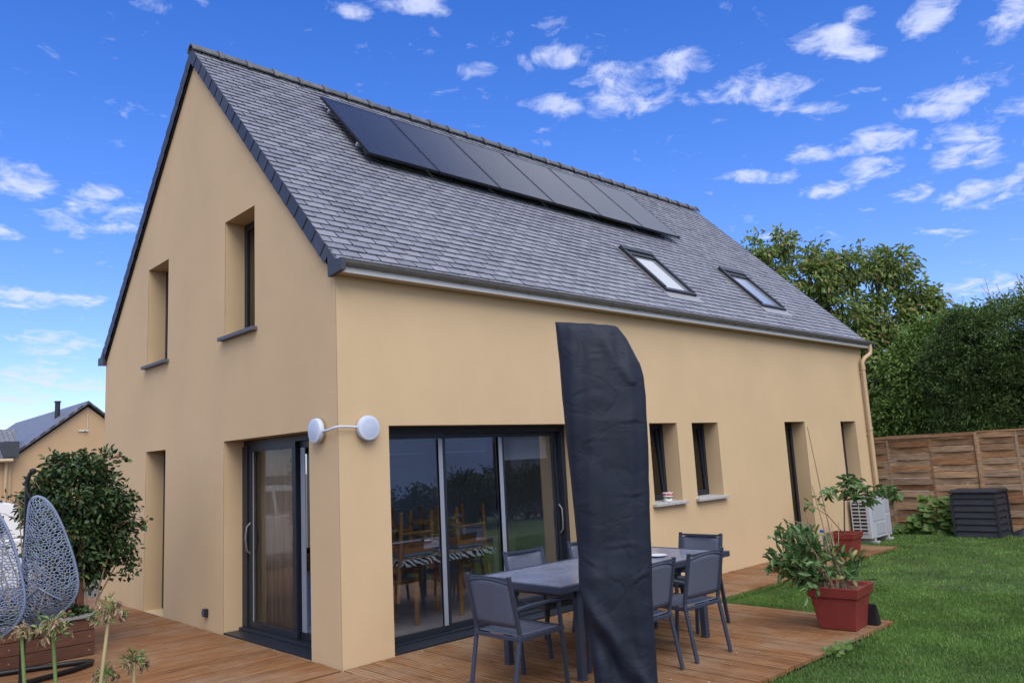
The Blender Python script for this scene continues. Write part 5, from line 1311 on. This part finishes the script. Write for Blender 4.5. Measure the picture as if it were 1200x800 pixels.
# ------------------------------------------------------------------ dining room seen through the sliding window
M['oak'] = simple('orange_oak', (.50,.235,.09), .45, var=.2, scale=6, stretch=(1,1,6))
M['pad'] = simple('grey_seat_pad', (.30,.34,.42), .9, var=.06)
dt = thing('dining_table', 'oak dining table inside the room behind the sliding window', 'table', (1.85,1.15,0))
dx0, dx1, dy0, dy1 = 1.22, 2.50, .72, 1.62
s = MB(); s.box(dx0,dx1,dy0,dy1,.735,.765); build('tabletop', s, M['oak'], dt, bevel=.004)
s = MB(); s.box(dx0+.08,dx1-.08,dy0+.08,dy0+.11,.65,.734); s.box(dx0+.08,dx1-.08,dy1-.11,dy1-.08,.65,.734); build('apron', s, M['oak'], dt)
for x in (dx0+.32, dx1-.32):
    for y in (dy0+.25, dy1-.20):
        s = MB(); s.lathe([(.028,.006),(.034,.05),(.024,.12),(.036,.35),(.028,.55),(.038,.649)], (x,y,0), 12); build('leg', s, M['oak'], dt, smooth='auto')
zb, nt_, b = mat('zebra_cloth'); tcx = N(nt_, 'ShaderNodeTexCoord'); wv = N(nt_, 'ShaderNodeTexWave', bands_direction='DIAGONAL'); wv.inputs['Scale'].default_value = 7.5; wv.inputs['Distortion'].default_value = 9; wv.inputs['Detail'].default_value = 1.5; wv.inputs['Detail Scale'].default_value = .9
L(nt_, tcx, 'Object', wv, 'Vector'); r = ramp(nt_, [(0,(.015,.015,.018)),(.5,(.72,.72,.72))]); r.color_ramp.interpolation = 'CONSTANT'; L(nt_, wv, 'Fac', r, 0); L(nt_, r, 0, b, 'Base Color'); b.inputs['Roughness'].default_value = .8
s = MB(); o_ = .012; nxx, nyy = 26, 18; vs = []
for i in range(nxx+1):
    for j in range(nyy+1):
        x = dx0-.10+(dx1-dx0+.20)*i/nxx; y = dy0-.10+(dy1-dy0+.20)*j/nyy
        ex = max(dx0-o_-x, x-dx1-o_, 0); ey = max(dy0-o_-y, y-dy1-o_, 0); e = max(ex, ey)
        xx_ = min(max(x, dx0-o_-.02*min(1,ex*8)), dx1+o_+.02*min(1,ex*8)); yy_ = min(max(y, dy0-o_-.02*min(1,ey*8)), dy1+o_+.02*min(1,ey*8))
        if e > 0: f = .012*math.sin(x*31+y*27); xx_ += f*(ex > 0); yy_ += f*(ey > 0)
        vs.append((xx_, yy_, .769-e*1.0))
s.add(vs, [(i*(nyy+1)+j,(i+1)*(nyy+1)+j,(i+1)*(nyy+1)+j+1,i*(nyy+1)+j+1) for i in range(nxx) for j in range(nyy)])
tag(build('tablecloth', s, zb, smooth=True, recalc=False), 'black and white zebra striped cloth on the dining table indoors', 'tablecloth')
def oak_chair():
    t = thing('dining_chair', 'x', 'chair', (0,0,0), 0, 'oak chairs upturned on the dining table')
    # local: upside down; seat lies at z 0..-.04 on the cloth, legs point up (+z), ladder back hangs down at -x
    s = MB(); s.box(-.20,.20,-.21,.21,.0,.035); build('seat', s, M['pad'], t, world=False, bevel=.012)
    s = MB(); s.box(-.205,.205,-.215,-.19,.036,.09); s.box(-.205,.205,.19,.215,.036,.09); s.box(.18,.205,-.189,.189,.036,.09); s.box(-.205,-.18,-.189,.189,.036,.09); build('seat_frame', s, M['oak'], t, world=False)
    for y in (-.195,.195):
        s = MB(); s.beam((.19,y,.036),(.20,y,.47),.036,.036,(0,1,0)); build('leg', s, M['oak'], t, world=False, bevel=.004)
        s = MB(); s.beam((-.21,y,.48),(-.225,y,.05),.036,.036,(0,1,0)); s.beam((-.225,y,.05),(-.29,y,-.47),.036,.034,(0,1,0)); build('leg', s, M['oak'], t, world=False, bevel=.004)
    s = MB()
    for z in (.20,.33): s.beam((.195,-.19,z),(.195,.19,z),.018,.022)
    for y in (-.195,.195): s.beam((-.215,y,.25),(.195,y,.25),.018,.022)
    build('stretcher', s, M['oak'], t, world=False)
    s = MB()
    for z in (-.14,-.27,-.41): s.beam((-.225+.125*z,-.19,z),(-.225+.125*z,.19,z),.014,.06,(0,0,1))
    build('backrest', s, M['oak'], t, world=False)
    return t
oc_ = oak_chair()
for i, ((x, y), a, lab) in enumerate([((1.44,.98),0,'upturned oak chair on the left end of the zebra cloth, its back hanging down'),
        ((2.26,1.05),180,'upturned oak chair on the right end of the zebra cloth, behind the glazing bar'),
        ((1.90,1.42),-95,'upturned oak chair at the far side of the zebra cloth, between two others')]):
    o = oc_ if i == 0 else copy_tree(oc_)
    o.location = (x,y,.775); o.rotation_euler = (0,0,R(a)); o['label'] = lab
s = MB(); s.box(3.2,3.6,1.5,4.0,.006,.75); s.box(3.18,3.62,1.48,4.02,.751,.78)
tag(build('sideboard', s, simple('pale_sideboard', (.40,.36,.31), .5, var=.05), bevel=.004), 'pale sideboard standing inside behind the right pane of the sliding window', 'sideboard')

# ------------------------------------------------------------------ what the panes mirror: the gardens opposite
gb = thing('opposite_house', 'grey rendered house opposite, seen only mirrored in the window panes', 'house', (12.4,-17,-.1))
s = MB(); s.prism([(8.5,-.2),(8.5,5.2),(16.4,5.2),(16.4,-.2)], -22, -15.5, 'y'); build('wall', s, simple('grey_blue_render', (.60,.64,.70), .9, var=.08, scale=1), gb)
s = MB(); s.prism([(-22.3,5.1),(-18.75,6.8),(-15.2,5.1),(-15.2,5.22),(-18.75,6.95),(-22.3,5.22)], 8.3, 16.6, 'x'); build('roof', s, M['slate_far'], gb)
g2 = thing('opposite_cottage', 'stone cottage opposite with a small brown shutter, seen only mirrored in the panes', 'house', (21.5,-17,-.1))
s = MB(); s.prism([(16.9,-.2),(16.9,3.4),(21.5,6.8),(26,3.4),(26,-.2)], -24, -16.5, 'y'); build('wall', s, simple('brown_stone', (.30,.25,.21), .95, var=.2, scale=3), g2)
s = MB(); s.prism([(16.6,3.2),(16.6,3.35),(21.5,6.98),(26.3,3.35),(26.3,3.2),(21.5,6.82)], -24.2, -16.3, 'y'); build('roof', s, M['slate_far'], g2)
s = MB(); s.box(17.3,18.3,-16.495,-16.44,1.3,2.5); build('shutter', s, simple('brown_shutter', (.14,.07,.04), .7), g2)
def opp(x, y, w, h_, lab, nm='opposite_shrub', ln=.16, wd=.05):
    t = thing(nm, lab, 'shrub', (x,y,-.1)); cl = [(x+random.uniform(-w,w),y+random.uniform(-.4,.4),random.uniform(.3,h_),.4) for _ in range(int(14*w))]
    foliage('foliage', t, M['leaf_opp'], cl, int(420*w), 9, ln, wd, .2, .14, shell=.3); return t
opp(7.6,-10,1.0,.9,'rounded shrub in the garden opposite, left one mirrored in the glass')
opp(10.2,-10.4,1.2,1.1,'wide leafy shrub opposite, middle one mirrored in the glass')
opp(14.0,-11,1.3,1.2,'leafy bush opposite before the stone cottage, right one mirrored in the glass')
opp(-8,-11,2.6,2.6,'tall bushy hedge plants opposite, behind the camera')
